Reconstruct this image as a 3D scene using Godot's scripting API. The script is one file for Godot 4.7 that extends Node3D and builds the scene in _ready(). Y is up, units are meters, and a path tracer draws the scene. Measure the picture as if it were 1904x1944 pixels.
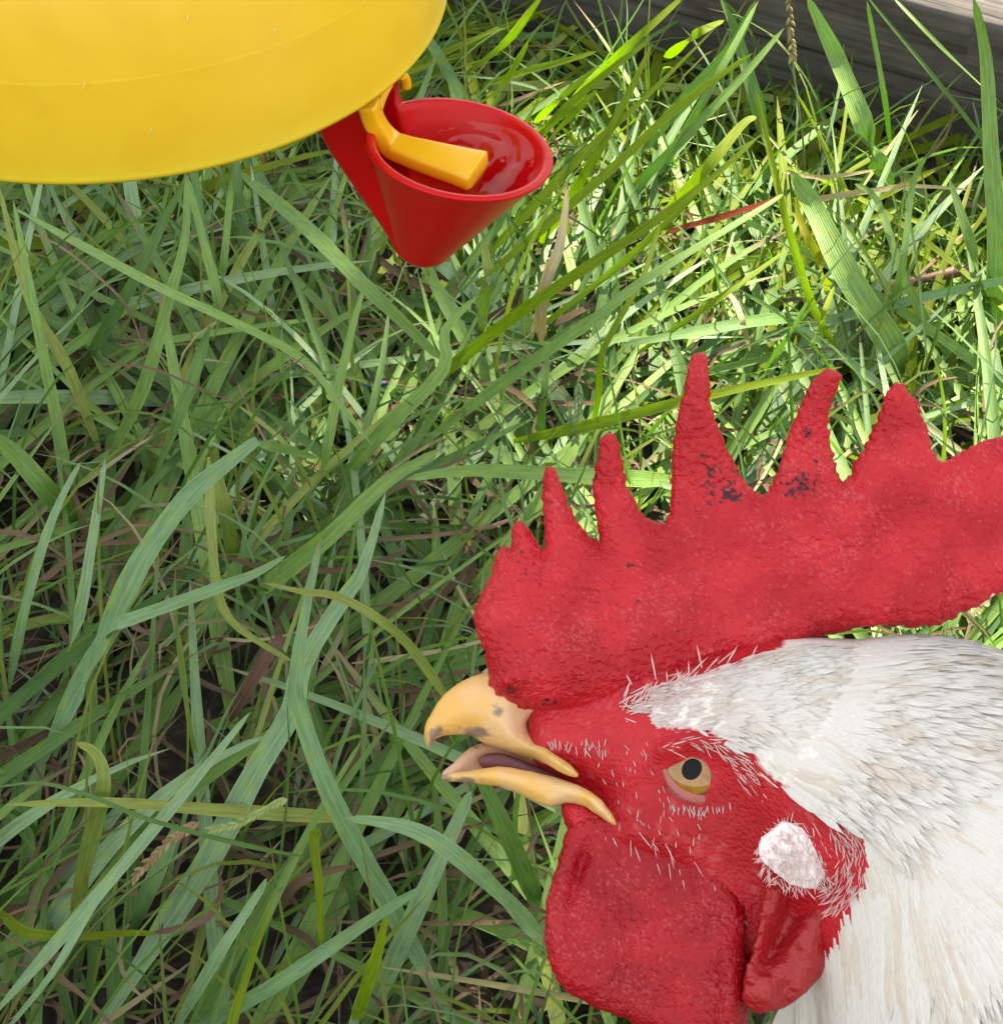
extends Node3D
# A white rooster beside a hanging yellow drinker, over long grass in front of a timber edging.

const EYE := Vector3(0, 0.62, 0)
const PITCH := 45.0
const FOV := 30.0
const D := 0.38            # metres from the lens to the rooster's mid plane
const UNIT := 9544.0       # drawing units per metre on that plane
var focal := 972.0 / tan(deg_to_rad(FOV / 2))
var ahead := Vector3(0, -sin(deg_to_rad(PITCH)), -cos(deg_to_rad(PITCH)))
var upward := Vector3(0, cos(deg_to_rad(PITCH)), -sin(deg_to_rad(PITCH)))
var M := {}
var used := {}
var rng := RandomNumberGenerator.new()
var rooster: Node3D


func _ready():
	rng.seed = 4711
	var cam := Camera3D.new()
	cam.name = "camera"
	cam.position = EYE
	cam.rotation_degrees = Vector3(-PITCH, 0, 0)
	cam.fov = FOV
	cam.near = 0.02
	cam.far = 200.0
	add_child(cam)
	var sky := ProceduralSkyMaterial.new()
	sky.sky_top_color = Color(0.745, 0.755, 0.765)
	sky.sky_horizon_color = Color(0.95, 0.92, 0.875)
	sky.sky_curve = 0.18
	sky.ground_bottom_color = Color(0.10, 0.13, 0.06)
	sky.ground_horizon_color = Color(0.30, 0.34, 0.26)
	sky.sky_energy_multiplier = 0.62
	var env := Environment.new()
	env.background_mode = Environment.BG_SKY
	env.sky = Sky.new()
	env.sky.sky_material = sky
	env.tonemap_mode = Environment.TONE_MAPPER_LINEAR
	env.tonemap_exposure = 7.8
	env.sdfgi_enabled = true
	env.ssao_enabled = true
	env.ssil_enabled = true
	var we := WorldEnvironment.new()
	we.name = "world_environment"
	we.environment = env
	add_child(we)
	var sun := DirectionalLight3D.new()
	sun.name = "sun"
	sun.light_energy = 0.9
	sun.light_color = Color(1.0, 0.94, 0.84)
	sun.light_angular_distance = 0.5
	sun.shadow_enabled = true
	add_child(sun)
	sun.look_at_from_position(SUN_TO * 10.0, Vector3.ZERO)
	make_materials()
	build_ground()
	build_edging()
	build_added_tree()
	build_rail()
	build_drinker()
	build_rooster()
	build_grass()


var SUN_TO := Vector3(0.424, 0.669, -0.610).normalized()

# ---------------------------------------------------------------- points

func at(x: float, y: float, h: float) -> Vector3:      # the point at height h that is seen at x, y of a 1904 x 1944 drawing
	var d := ahead + Vector3.RIGHT * ((x - 952) / focal) + upward * ((972 - y) / focal)
	return EYE + d * ((h - EYE.y) / d.y)


func hp(p: Vector3) -> Vector3:                          # drawing units round the rooster (x right, y down, z towards the lens) to metres
	var depth := D - p.z / UNIT
	return EYE + ahead * depth + Vector3.RIGHT * ((p.x - 952) / focal * depth) + upward * ((972 - p.y) / focal * depth)

# ---------------------------------------------------------------- naming

func tag(o: Node, label: String, category := "", group := "", kind := "") -> Node:
	if label: o.set_meta("label", label)
	if category: o.set_meta("category", category)
	if group: o.set_meta("group", group)
	if kind: o.set_meta("kind", kind)
	return o


func put(called: String, mesh: Mesh, mat: Material, parent: Node = self, where := Vector3.ZERO) -> MeshInstance3D:
	var o := MeshInstance3D.new()
	var key := "%d/%s" % [parent.get_instance_id(), called]
	used[key] = used.get(key, -1) + 1
	o.name = called if used[key] == 0 else "%s_%03d" % [called, used[key]]
	o.mesh = mesh
	o.material_override = mat
	o.position = where
	parent.add_child(o, true)
	return o


func base(called: String, where: Vector3) -> Node3D:
	var o := Node3D.new()
	o.name = called
	o.position = where
	add_child(o, true)
	return o

# ---------------------------------------------------------------- meshes

func new_acc() -> Dictionary:
	return {"v": PackedVector3Array(), "n": PackedVector3Array(), "c": PackedColorArray(), "u": PackedVector2Array(), "i": PackedInt32Array()}


func commit(a: Dictionary) -> ArrayMesh:
	var s := []
	s.resize(Mesh.ARRAY_MAX)
	s[Mesh.ARRAY_VERTEX] = a.v
	s[Mesh.ARRAY_NORMAL] = a.n
	if a.c.size() == a.v.size(): s[Mesh.ARRAY_COLOR] = a.c
	if a.u.size() == a.v.size(): s[Mesh.ARRAY_TEX_UV] = a.u
	s[Mesh.ARRAY_INDEX] = a.i
	var m := ArrayMesh.new()
	m.add_surface_from_arrays(Mesh.PRIMITIVE_TRIANGLES, s)
	return m


func finish(v: PackedVector3Array, idx: PackedInt32Array, c := PackedColorArray(), u := PackedVector2Array(), closed := true) -> ArrayMesh:
	# smooth normals; front faces run clockwise
	var vol := 0.0
	if closed:
		var o := v[0]
		for k in range(0, idx.size(), 3):
			vol += (v[idx[k]] - o).dot((v[idx[k + 1]] - o).cross(v[idx[k + 2]] - o))
		if vol > 0:
			for k in range(0, idx.size(), 3):
				var t := idx[k + 1]
				idx[k + 1] = idx[k + 2]
				idx[k + 2] = t
	var n := PackedVector3Array()
	n.resize(v.size())
	for k in range(0, idx.size(), 3):
		var f := (v[idx[k + 2]] - v[idx[k]]).cross(v[idx[k + 1]] - v[idx[k]])
		n[idx[k]] += f
		n[idx[k + 1]] += f
		n[idx[k + 2]] += f
	for k in n.size():
		n[k] = n[k].normalized()
	return commit({"v": v, "n": n, "c": c, "u": u, "i": idx})


func lathe(profile: PackedVector2Array, sides := 96) -> ArrayMesh:     # (radius, height)
	var v := PackedVector3Array()
	var idx := PackedInt32Array()
	var np := profile.size()
	for s in sides:
		var a := TAU * s / sides
		for p in profile:
			v.append(Vector3(p.x * cos(a), p.y, p.x * sin(a)))
	for s in sides:
		var t := (s + 1) % sides
		for k in np - 1:
			idx.append_array([s * np + k, s * np + k + 1, t * np + k, t * np + k, s * np + k + 1, t * np + k + 1])
	return finish(v, idx)


func smooth2(p: PackedVector2Array, steps: int, closed := false) -> PackedVector2Array:
	var out := PackedVector2Array()
	var n := p.size()
	for k in (n if closed else n - 1):
		var a := p[(k - 1 + n) % n] if closed else p[maxi(k - 1, 0)]
		var b := p[k]
		var c := p[(k + 1) % n]
		var d := p[(k + 2) % n] if closed else p[mini(k + 2, n - 1)]
		for s in steps:
			out.append(b.cubic_interpolate(c, a, d, float(s) / steps))
	if not closed: out.append(p[n - 1])
	return out


func smooth3(p: Array, steps: int) -> PackedVector3Array:
	var out := PackedVector3Array()
	var n := p.size()
	for k in n - 1:
		var a: Vector3 = p[maxi(k - 1, 0)]
		var b: Vector3 = p[k]
		var c: Vector3 = p[k + 1]
		var d: Vector3 = p[mini(k + 2, n - 1)]
		for s in steps:
			out.append(b.cubic_interpolate(c, a, d, float(s) / steps))
	out.append(p[n - 1])
	return out


func tube(v: PackedVector3Array, idx: PackedInt32Array, pts: PackedVector3Array, radius: Callable, sides := 8, flat := 1.0, side_hint := Vector3(0.3, 0.2, 1)) -> void:
	# a closed round bar along pts, added to v and idx
	var first := v.size()
	var n := pts.size()
	for k in n:
		var t := (pts[mini(k + 1, n - 1)] - pts[maxi(k - 1, 0)]).normalized()
		var a := t.cross(side_hint).normalized()
		var b := t.cross(a)
		var r: float = radius.call(float(k) / (n - 1))
		for s in sides:
			var w := TAU * s / sides
			v.append(pts[k] + a * (cos(w) * r) + b * (sin(w) * r * flat))
	for k in n - 1:
		for s in sides:
			var p := first + k * sides + s
			var q := first + k * sides + (s + 1) % sides
			idx.append_array([p, p + sides, q, q, p + sides, q + sides])
	for s in range(1, sides - 1):
		idx.append_array([first, first + s, first + s + 1])
		var e := first + (n - 1) * sides
		idx.append_array([e, e + s + 1, e + s])


func rounded_box(size: Vector3, r: float, cuts := 3) -> ArrayMesh:
	# a box with rounded edges, from a subdivided cube pushed onto its rounded form
	var v := PackedVector3Array()
	var idx := PackedInt32Array()
	var half := size / 2
	var inner := half - Vector3.ONE * r
	for axis in 3:
		for sgn in [-1.0, 1.0]:
			var first := v.size()
			var g := PackedFloat32Array()
			for k in cuts + 1: g.append(-1.0 + 0.5 * k / cuts)
			for k in cuts + 1: g.append(0.5 + 0.5 * k / cuts)
			var m := g.size()
			for i in m:
				for j in m:
					var p := Vector3.ZERO
					p[axis] = sgn
					p[(axis + 1) % 3] = g[i]
					p[(axis + 2) % 3] = g[j]
					var c := Vector3.ZERO
					var d := Vector3.ZERO
					for q in 3:
						c[q] = clampf(signf(p[q]) * inner[q], -inner[q], inner[q])
						d[q] = signf(p[q]) * maxf(absf(p[q]) - 0.5, 0.0) * 2.0
					v.append(c + d.normalized() * r)
			for i in m - 1:
				for j in m - 1:
					var a := first + i * m + j
					if sgn > 0: idx.append_array([a, a + 1, a + m, a + m, a + 1, a + m + 1])
					else: idx.append_array([a, a + m, a + 1, a + m, a + m + 1, a + 1])
	return finish(v, idx)

# ---------------------------------------------------------------- surface nets

func nets(lo: Vector3, cell: float, nx: int, ny: int, nz: int, f: Callable, skip := 6) -> Dictionary:
	# the surface f = 0 as {v: points in drawing units, i: triangles}; only blocks near it are looked at closely
	var val := PackedFloat32Array()
	val.resize(nx * ny * nz)
	val.fill(1.0)
	var near := []
	for bx in range(0, nx, skip):
		for by in range(0, ny, skip):
			for bz in range(0, nz, skip):
				var c := lo + Vector3(bx + skip * 0.5, by + skip * 0.5, bz + skip * 0.5) * cell
				var d: float = f.call(c)
				if absf(d) > skip * cell * 1.35:
					if d < 0:
						for x in range(bx, mini(bx + skip, nx)):
							for y in range(by, mini(by + skip, ny)):
								for z in range(bz, mini(bz + skip, nz)):
									val[(x * ny + y) * nz + z] = -1.0
					continue
				near.append(Vector3i(bx, by, bz))
				for x in range(bx, mini(bx + skip, nx)):
					for y in range(by, mini(by + skip, ny)):
						for z in range(bz, mini(bz + skip, nz)):
							val[(x * ny + y) * nz + z] = f.call(lo + Vector3(x, y, z) * cell)
	var v := PackedVector3Array()
	var idx := PackedInt32Array()
	var at_cell := PackedInt32Array()
	at_cell.resize(nx * ny * nz)
	at_cell.fill(-1)
	var step := [0, ny * nz, nz, ny * nz + nz, 1, ny * nz + 1, nz + 1, ny * nz + nz + 1]
	var corner := [Vector3(0, 0, 0), Vector3(1, 0, 0), Vector3(0, 1, 0), Vector3(1, 1, 0), Vector3(0, 0, 1), Vector3(1, 0, 1), Vector3(0, 1, 1), Vector3(1, 1, 1)]
	var edges := [0, 1, 2, 3, 4, 5, 6, 7, 0, 2, 1, 3, 4, 6, 5, 7, 0, 4, 1, 5, 2, 6, 3, 7]
	var sx := ny * nz
	for b in near:
		# cells one before the block too, so that neighbours of a crossed edge exist
		for x in range(maxi(b.x - 1, 0), mini(b.x + skip, nx - 1)):
			for y in range(maxi(b.y - 1, 0), mini(b.y + skip, ny - 1)):
				var row := (x * ny + y) * nz
				for z in range(maxi(b.z - 1, 0), mini(b.z + skip, nz - 1)):
					var o := row + z
					if at_cell[o] >= 0: continue
					var s := 0
					for k in 8:
						if val[o + step[k]] < 0: s += 1
					if s == 0 or s == 8: continue
					var sum := Vector3.ZERO
					var n := 0
					for e in 12:
						var a := val[o + step[edges[2 * e]]]
						var c := val[o + step[edges[2 * e + 1]]]
						if (a < 0) != (c < 0):
							sum += (corner[edges[2 * e]] as Vector3).lerp(corner[edges[2 * e + 1]], a / (a - c))
							n += 1
					at_cell[o] = v.size()
					v.append(lo + (Vector3(x, y, z) + sum / n) * cell)
	for b in near:
		for x in range(maxi(b.x, 1), mini(b.x + skip, nx - 1)):
			for y in range(maxi(b.y, 1), mini(b.y + skip, ny - 1)):
				for z in range(maxi(b.z, 1), mini(b.z + skip, nz - 1)):
					var o := (x * ny + y) * nz + z
					var inside := val[o] < 0
					if inside != (val[o + sx] < 0): quad(idx, at_cell[o], at_cell[o - nz], at_cell[o - nz - 1], at_cell[o - 1], inside)
					if inside != (val[o + nz] < 0): quad(idx, at_cell[o], at_cell[o - 1], at_cell[o - sx - 1], at_cell[o - sx], inside)
					if inside != (val[o + 1] < 0): quad(idx, at_cell[o], at_cell[o - sx], at_cell[o - sx - nz], at_cell[o - nz], inside)
	return {"v": v, "i": idx}


func quad(idx: PackedInt32Array, a: int, b: int, c: int, d: int, flip: bool) -> void:
	if a < 0 or b < 0 or c < 0 or d < 0: return
	if flip: idx.append_array([a, b, c, a, c, d])
	else: idx.append_array([a, c, b, a, d, c])


func worldly(net: Dictionary, color = null) -> ArrayMesh:
	var v := PackedVector3Array()
	var c := PackedColorArray()
	for p in net.v:
		v.append(hp(p))
		if color != null: c.append(color.call(p))
	return finish(v, net.i, c)


func sheet(outline: PackedVector2Array, cell: float, round_over: Callable, depth: Callable, middle: Callable, bump: Callable, rough_edge := 0.0) -> Dictionary:
	# a flat-sided fleshy form: the outline in drawing units, rounded over within round_over(x, y) of its edge,
	# depth(x, y) half thick there, about the surface z = middle(x, y); bump(p) pushes the skin out
	var box := Rect2(outline[0], Vector2.ZERO)
	for p in outline: box = box.expand(p)
	box = box.grow(cell * 3 + rough_edge)
	var nx := int(box.size.x / cell) + 2
	var ny := int(box.size.y / cell) + 2
	var n := outline.size()
	var dist := PackedFloat32Array()
	var rad := PackedFloat32Array()
	var thick := PackedFloat32Array()
	var mid := PackedFloat32Array()
	for x in nx:
		for y in ny:
			var p := box.position + Vector2(x, y) * cell
			var best := 1e12
			var inside := false
			for k in n:
				var a := outline[k]
				var b := outline[(k + 1) % n]
				var e := b - a
				var w := p - a
				var t := clampf(w.dot(e) / maxf(e.length_squared(), 1e-9), 0, 1)
				best = minf(best, (w - e * t).length_squared())
				if (a.y > p.y) != (b.y > p.y) and p.x < (b.x - a.x) * (p.y - a.y) / (b.y - a.y) + a.x: inside = not inside
			dist.append(sqrt(best) if inside else -sqrt(best))
			rad.append(round_over.call(p))
			thick.append(depth.call(p))
			mid.append(middle.call(p))
	var zlo := 1e9
	var zhi := -1e9
	for k in mid.size():
		if dist[k] > 0:
			zlo = minf(zlo, mid[k] - thick[k])
			zhi = maxf(zhi, mid[k] + thick[k])
	zlo -= cell * 3 + 8
	zhi += cell * 3 + 8
	var f := func(p: Vector3) -> float:
		var gx := clampf((p.x - box.position.x) / cell, 0, nx - 1.01)
		var gy := clampf((p.y - box.position.y) / cell, 0, ny - 1.01)
		var k := int(gx + 0.001) * ny + int(gy + 0.001)
		var w := rad[k]
		var d := minf(dist[k], w)
		var dz := (p.z - mid[k]) * w / thick[k]
		var r := sqrt((w - d) * (w - d) + dz * dz) - w
		r *= minf(thick[k] / w, 1.0)
		if r > -30 and r < 30: r -= bump.call(p)
		return r
	return nets(Vector3(box.position.x, box.position.y, zlo), cell, nx, ny, int((zhi - zlo) / cell) + 2, f)

# ---------------------------------------------------------------- materials

func noise(kind: int, freq: float, octaves := 3, number := 1) -> FastNoiseLite:
	var n := FastNoiseLite.new()
	n.seed = number
	n.noise_type = kind
	n.frequency = freq
	n.fractal_octaves = octaves
	n.fractal_type = FastNoiseLite.FRACTAL_FBM if octaves > 1 else FastNoiseLite.FRACTAL_NONE
	return n


func picture(w: int, h: int, of: Callable) -> ImageTexture:
	var im := Image.create(w, h, false, Image.FORMAT_RGB8)
	for y in h:
		for x in w:
			im.set_pixel(x, y, of.call(x, y))
	return ImageTexture.create_from_image(im)


func relief(n: FastNoiseLite, size := 256, invert := false) -> ImageTexture:
	return ImageTexture.create_from_image(n.get_seamless_image(size, size, invert))


func tinted(n: FastNoiseLite, size: int, stops: Array) -> ImageTexture:
	# a noise picture drawn through a colour ramp (linear colours in, sRGB picture out)
	var g := Gradient.new()
	g.offsets = PackedFloat32Array()
	g.colors = PackedColorArray()
	var offs := PackedFloat32Array()
	var cols := PackedColorArray()
	for s in stops:
		offs.append(s[0])
		cols.append((s[1] as Color).linear_to_srgb())
	g.offsets = offs
	g.colors = cols
	var src := n.get_seamless_image(size, size)
	var im := Image.create(size, size, false, Image.FORMAT_RGB8)
	for y in size:
		for x in size:
			im.set_pixel(x, y, g.sample(src.get_pixel(x, y).r))
	return ImageTexture.create_from_image(im)


func mat(called: String, color: Color, rough: float) -> StandardMaterial3D:
	var m := StandardMaterial3D.new()
	m.resource_name = called
	m.albedo_color = color.linear_to_srgb()
	m.roughness = rough
	M[called] = m
	return m


func triplanar(m: StandardMaterial3D, scale: float) -> void:
	m.uv1_triplanar = true
	m.uv1_scale = Vector3.ONE * scale


func bumped(m: StandardMaterial3D, t: Texture2D, cm: float) -> void:
	m.heightmap_enabled = true
	m.heightmap_texture = t
	m.heightmap_scale = cm


func make_materials():
	var cells := noise(FastNoiseLite.TYPE_CELLULAR, 0.055, 1, 3)
	cells.cellular_return_type = FastNoiseLite.RETURN_DISTANCE
	cells.cellular_jitter = 0.9
	var pebble := relief(cells, 512, true)
	# skin: red with paler specks where the outer skin is dry
	var skin_noise := noise(FastNoiseLite.TYPE_SIMPLEX_SMOOTH, 0.05, 4, 8)
	for row in [["comb_skin", Color(1, 1, 1), 0.40, 62.0], ["face_skin", Color(1, 1, 1), 0.46, 46.0], ["wattle_skin", Color(1, 1, 1), 0.42, 60.0]]:
		var m := mat(row[0], row[1], row[2])
		m.vertex_color_use_as_albedo = true
		m.albedo_texture = tinted(skin_noise, 256, [[0.0, Color(0.75, 0.70, 0.70)], [0.45, Color(0.95, 0.92, 0.92)], [0.62, Color(1, 1, 1)], [0.80, Color(1.0, 1.0, 1.0)]])
		triplanar(m, row[3])
		bumped(m, pebble, 0.032)
		m.metallic_specular = 0.4
	var m := mat("flap_skin", Color(0.36, 0.009, 0.014), 0.42)
	m.albedo_texture = tinted(skin_noise, 256, [[0.0, Color(0.75, 0.70, 0.70)], [0.6, Color(1, 1, 1)]])
	triplanar(m, 60.0)
	bumped(m, relief(noise(FastNoiseLite.TYPE_SIMPLEX_SMOOTH, 0.03, 4, 12)), 0.05)
	m.subsurf_scatter_enabled = true
	m.subsurf_scatter_strength = 0.12
	m = mat("horn", Color(1, 1, 1), 0.36)
	m.vertex_color_use_as_albedo = true
	triplanar(m, 40.0)
	bumped(m, relief(noise(FastNoiseLite.TYPE_SIMPLEX, 0.04, 4, 5)), 0.012)
	m.subsurf_scatter_enabled = true
	m.subsurf_scatter_strength = 0.15
	m = mat("mouth", Color(1, 1, 1), 0.4)
	m.vertex_color_use_as_albedo = true
	m = mat("pupil", Color(0.004, 0.004, 0.005), 0.05)
	m.metallic_specular = 0.3
	m = mat("iris", Color(1, 1, 1), 0.12)
	m.vertex_color_use_as_albedo = true
	m.clearcoat_enabled = true
	m.clearcoat = 1.0
	m.clearcoat_roughness = 0.04
	m = mat("eyelid", Color(0.40, 0.12, 0.105), 0.55)
	triplanar(m, 90.0)
	bumped(m, pebble, 0.02)
	m = mat("earlobe", Color(0.86, 0.80, 0.80), 0.65)
	m.albedo_texture = tinted(noise(FastNoiseLite.TYPE_SIMPLEX, 0.03, 4, 9), 256, [[0.25, Color(0.85, 0.62, 0.66)], [0.5, Color(1, 1, 1)]])
	triplanar(m, 70.0)
	bumped(m, relief(noise(FastNoiseLite.TYPE_SIMPLEX, 0.06, 4, 15)), 0.02)
	# feathers: fine barbs across the width of a card
	var barb := noise(FastNoiseLite.TYPE_SIMPLEX, 0.09, 2, 21)
	var barbs := picture(32, 128, func(x, y):
		var c := 0.94 + 0.06 * barb.get_noise_2d(x * 9.0, y * 0.5)
		return Color(c, c, c))
	m = mat("feather", Color(1, 1, 1), 0.62)
	m.vertex_color_use_as_albedo = true
	m.albedo_texture = barbs
	m.cull_mode = BaseMaterial3D.CULL_DISABLED
	m.backlight_enabled = true
	m.backlight = Color(0.6, 0.6, 0.6)
	m = mat("bristle", Color(0.72, 0.56, 0.54), 0.5)
	m = mat("leg_scale", Color(0.62, 0.40, 0.10), 0.5)
	# grass
	var vein := noise(FastNoiseLite.TYPE_SIMPLEX, 0.11, 2, 31)
	var speck := noise(FastNoiseLite.TYPE_SIMPLEX, 0.03, 3, 32)
	var blade_pic := picture(64, 512, func(x, y):
		var u := absf((x + 0.5) / 64.0 - 0.5)
		var c := 0.90 + 0.10 * vein.get_noise_2d(x * 5.0, y * 0.05) + 0.07 * speck.get_noise_2d(x, y * 0.6)
		var warm := maxf(speck.get_noise_2d(x * 1.5 + 300, y * 0.35 + 90) - 0.30, 0.0) * 0.9
		if u < 0.03: c += 0.12
		if u > 0.475: c += 0.10
		return Color(minf(c + warm * 0.6, 1.0), minf(c + warm * 0.15, 1.0), maxf(c - warm * 0.7, 0.0)))
	var groove := Image.create(64, 64, false, Image.FORMAT_RGB8)
	for y in 64:
		for x in 64:
			var g := 0.5 + 0.25 * sin(x * TAU / 6.4) + 0.25 * vein.get_noise_2d(x * 6.0, y * 0.2)
			groove.set_pixel(x, y, Color(g, g, g))
	groove.bump_map_to_normal_map(1.6)
	var groove_map := ImageTexture.create_from_image(groove)
	for row in [["grass", 0.52, Color(0.84, 1.0, 0.085)], ["waxy_grass", 0.48, Color(0.40, 0.56, 0.14)], ["dry", 0.7, Color(0.5, 0.42, 0.28)]]:
		m = mat(row[0], Color(1, 1, 1), row[1])
		m.vertex_color_use_as_albedo = true
		m.albedo_texture = blade_pic
		m.normal_enabled = true
		m.normal_texture = groove_map
		m.normal_scale = 0.7
		m.cull_mode = BaseMaterial3D.CULL_DISABLED
		m.backlight_enabled = true
		m.backlight = row[2]
		m.metallic_specular = 0.26 if row[0] == "waxy_grass" else 0.24
	m = mat("soil", Color(1, 1, 1), 0.95)
	m.albedo_texture = tinted(noise(FastNoiseLite.TYPE_SIMPLEX, 0.02, 5, 41), 512, [[0.2, Color(0.014, 0.011, 0.007)], [0.5, Color(0.030, 0.023, 0.016)], [0.75, Color(0.06, 0.045, 0.032)]])
	triplanar(m, 3.0)
	bumped(m, relief(noise(FastNoiseLite.TYPE_SIMPLEX, 0.03, 5, 42), 512), 0.8)
	# weathered timber: grain runs along u
	var grain := noise(FastNoiseLite.TYPE_SIMPLEX, 0.05, 4, 51)
	var patch := noise(FastNoiseLite.TYPE_SIMPLEX, 0.008, 4, 52)
	for row in [["timber", Color(0.046, 0.041, 0.038), Color(0.088, 0.081, 0.077)], ["pole_wood", Color(0.14, 0.11, 0.085), Color(0.26, 0.21, 0.17)]]:
		m = mat(row[0], Color(1, 1, 1), 0.85)
		var dark: Color = row[1]
		var light: Color = row[2]
		m.albedo_texture = picture(512, 256, func(x, y):
			var t := 0.5 + 0.2 * grain.get_noise_2d(x * 0.16, y * 1.3) + 0.3 * grain.get_noise_2d(x * 0.9 + 70, y * 1.1) + 0.6 * patch.get_noise_2d(x * 1.2, y * 2.0)
			return dark.lerp(light, clampf(t, 0, 1)).linear_to_srgb())
		m.heightmap_enabled = true
		m.heightmap_texture = picture(512, 256, func(x, y):
			var t := 0.5 + 0.5 * grain.get_noise_2d(x * 0.10, y * 1.6)
			return Color(t, t, t))
		m.heightmap_scale = 0.12
	# plastics
	m = mat("yellow_plastic", Color(0.84, 0.56, 0.026), 0.34)
	m.albedo_texture = tinted(noise(FastNoiseLite.TYPE_SIMPLEX, 0.012, 5, 61), 512, [[0.2, Color(0.97, 0.94, 0.85)], [0.5, Color(1, 1, 1)], [0.82, Color(1, 1, 1)], [0.84, Color(1, 1, 1)]])
	triplanar(m, 7.0)
	bumped(m, relief(noise(FastNoiseLite.TYPE_SIMPLEX, 0.02, 5, 62), 512), 0.012)
	m.subsurf_scatter_enabled = true
	m.subsurf_scatter_strength = 0.35
	m = mat("lever_plastic", Color(0.86, 0.47, 0.008), 0.28)
	m.subsurf_scatter_enabled = true
	m.subsurf_scatter_strength = 0.25
	m = mat("red_plastic", Color(0.54, 0.003, 0.006), 0.28)
	triplanar(m, 30.0)
	bumped(m, relief(noise(FastNoiseLite.TYPE_SIMPLEX, 0.03, 4, 63)), 0.006)
	m.metallic_specular = 0.38
	m = mat("scuff", Color(0.80, 0.70, 0.36), 0.6)
	m = mat("water", Color(0.97, 0.97, 0.98, 0.02), 0.02)
	m.albedo_color = Color(1, 1, 1, 0.0)
	m.metallic_specular = 0.36
	m.transparency = BaseMaterial3D.TRANSPARENCY_ALPHA
	m = mat("rope", Color(0.30, 0.25, 0.18), 0.9)
	m = mat("bark", Color(0.12, 0.09, 0.065), 0.9)
	triplanar(m, 4.0)
	bumped(m, relief(noise(FastNoiseLite.TYPE_SIMPLEX, 0.03, 5, 71)), 1.5)
	m = mat("added_tree_leaf", Color(0.05, 0.10, 0.03), 0.5)
	m.cull_mode = BaseMaterial3D.CULL_DISABLED
	m = mat("twine", Color(0.06, 0.14, 0.35), 0.6)
	m = mat("seed", Color(1, 1, 1), 0.6)
	m.vertex_color_use_as_albedo = true
	m.backlight_enabled = true
	m.backlight = Color(0.3, 0.4, 0.15)

# ---------------------------------------------------------------- ground, timber, added shade foliage, rail

func ground_height(x: float, z: float) -> float:
	return 0.006 * sin(x * 9.0 + 1.0) * sin(z * 7.0) + 0.004 * sin(x * 23.0 + z * 17.0)


func build_ground():
	var v := PackedVector3Array()
	var idx := PackedInt32Array()
	var n := 140
	for i in n + 1:
		for j in n + 1:
			var a := i * 2.0 / n - 1
			var b := j * 2.0 / n - 1
			var x := 1.2 * a + 60.0 * pow(a, 9)
			var z := -0.7 + 1.2 * b + 60.0 * pow(b, 9)
			v.append(Vector3(x, ground_height(x, z) if absf(x) < 3 and absf(z) < 3 else 0.0, z))
	for i in n:
		for j in n:
			var p := i * (n + 1) + j
			idx.append_array([p, p + n + 1, p + 1, p + 1, p + n + 1, p + n + 2])
	tag(put("ground", finish(v, idx, PackedColorArray(), PackedVector2Array(), false), M.soil), "dark bare soil under the grass", "", "", "structure")


func plank_mesh(length: float, depth: float, high: float, crown: float) -> ArrayMesh:
	# a sawn plank: chamfered long edges, slightly wavy faces; u along the grain
	var v := PackedVector3Array()
	var idx := PackedInt32Array()
	var u := PackedVector2Array()
	var ch := 0.004
	var ring := [Vector2(0, 0), Vector2(0, high * 0.33), Vector2(0, high * 0.66), Vector2(0, high - ch), Vector2(ch, high), Vector2(depth * 0.5, high), Vector2(depth - ch, high), Vector2(depth, high - ch), Vector2(depth, 0), Vector2(depth * 0.5, 0)]
	var wob := noise(FastNoiseLite.TYPE_SIMPLEX, 3.0, 3, int(crown * 1000))
	var steps := 90
	var run := PackedFloat32Array([0.0])
	for k in range(1, ring.size() + 1): run.append(run[k - 1] + (ring[k % ring.size()] - ring[k - 1]).length())
	for s in steps + 1:
		for k in ring.size() + 1:
			var r: Vector2 = ring[k % ring.size()]
			var x := (float(s) / steps - 0.5) * length
			var o := 0.0016 * wob.get_noise_3d(x * 1.0, r.x * 4, r.y * 4) if r.y > 0.001 else 0.0
			v.append(Vector3(x, r.y + o, -r.x + o))
			u.append(Vector2(x * 2.2, run[k] * 5.0 + crown))
	var m := ring.size() + 1
	for s in steps:
		for k in m - 1:
			var p := s * m + k
			idx.append_array([p, p + m, p + 1, p + 1, p + m, p + m + 1])
	for e in [0, steps * m]:
		for k in range(1, m - 2):
			if e == 0: idx.append_array([e, e + k, e + k + 1])
			else: idx.append_array([e, e + k + 1, e + k])
	return finish(v, idx, PackedColorArray(), u)


func build_edging():
	var a := at(900, 50, 0)
	var b := at(1904, 342, 0)
	var along := (b - a).normalized()
	var o := base("timber_edging", a.lerp(b, 0.9))
	o.rotation.y = atan2(-along.z, along.x)
	put("plank", plank_mesh(2.6, 0.10, 0.047, 0.31), M.timber, o)
	var top := put("plank", plank_mesh(2.6, 0.102, 0.044, 0.77), M.timber, o, Vector3(0, 0.0485, 0.001))
	var cap := put("top_board", plank_mesh(2.6, 0.097, 0.004, 0.5), M.timber, o, Vector3(0, 0.0895, -0.0035))
	tag(top, "upper plank with a groove below it")
	tag(cap, "thin board along the top in the same timber colour as the planks")
	tag(o, "weathered grey brown timber edging board with a sunlit top, behind the grass", "timber edging")


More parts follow.
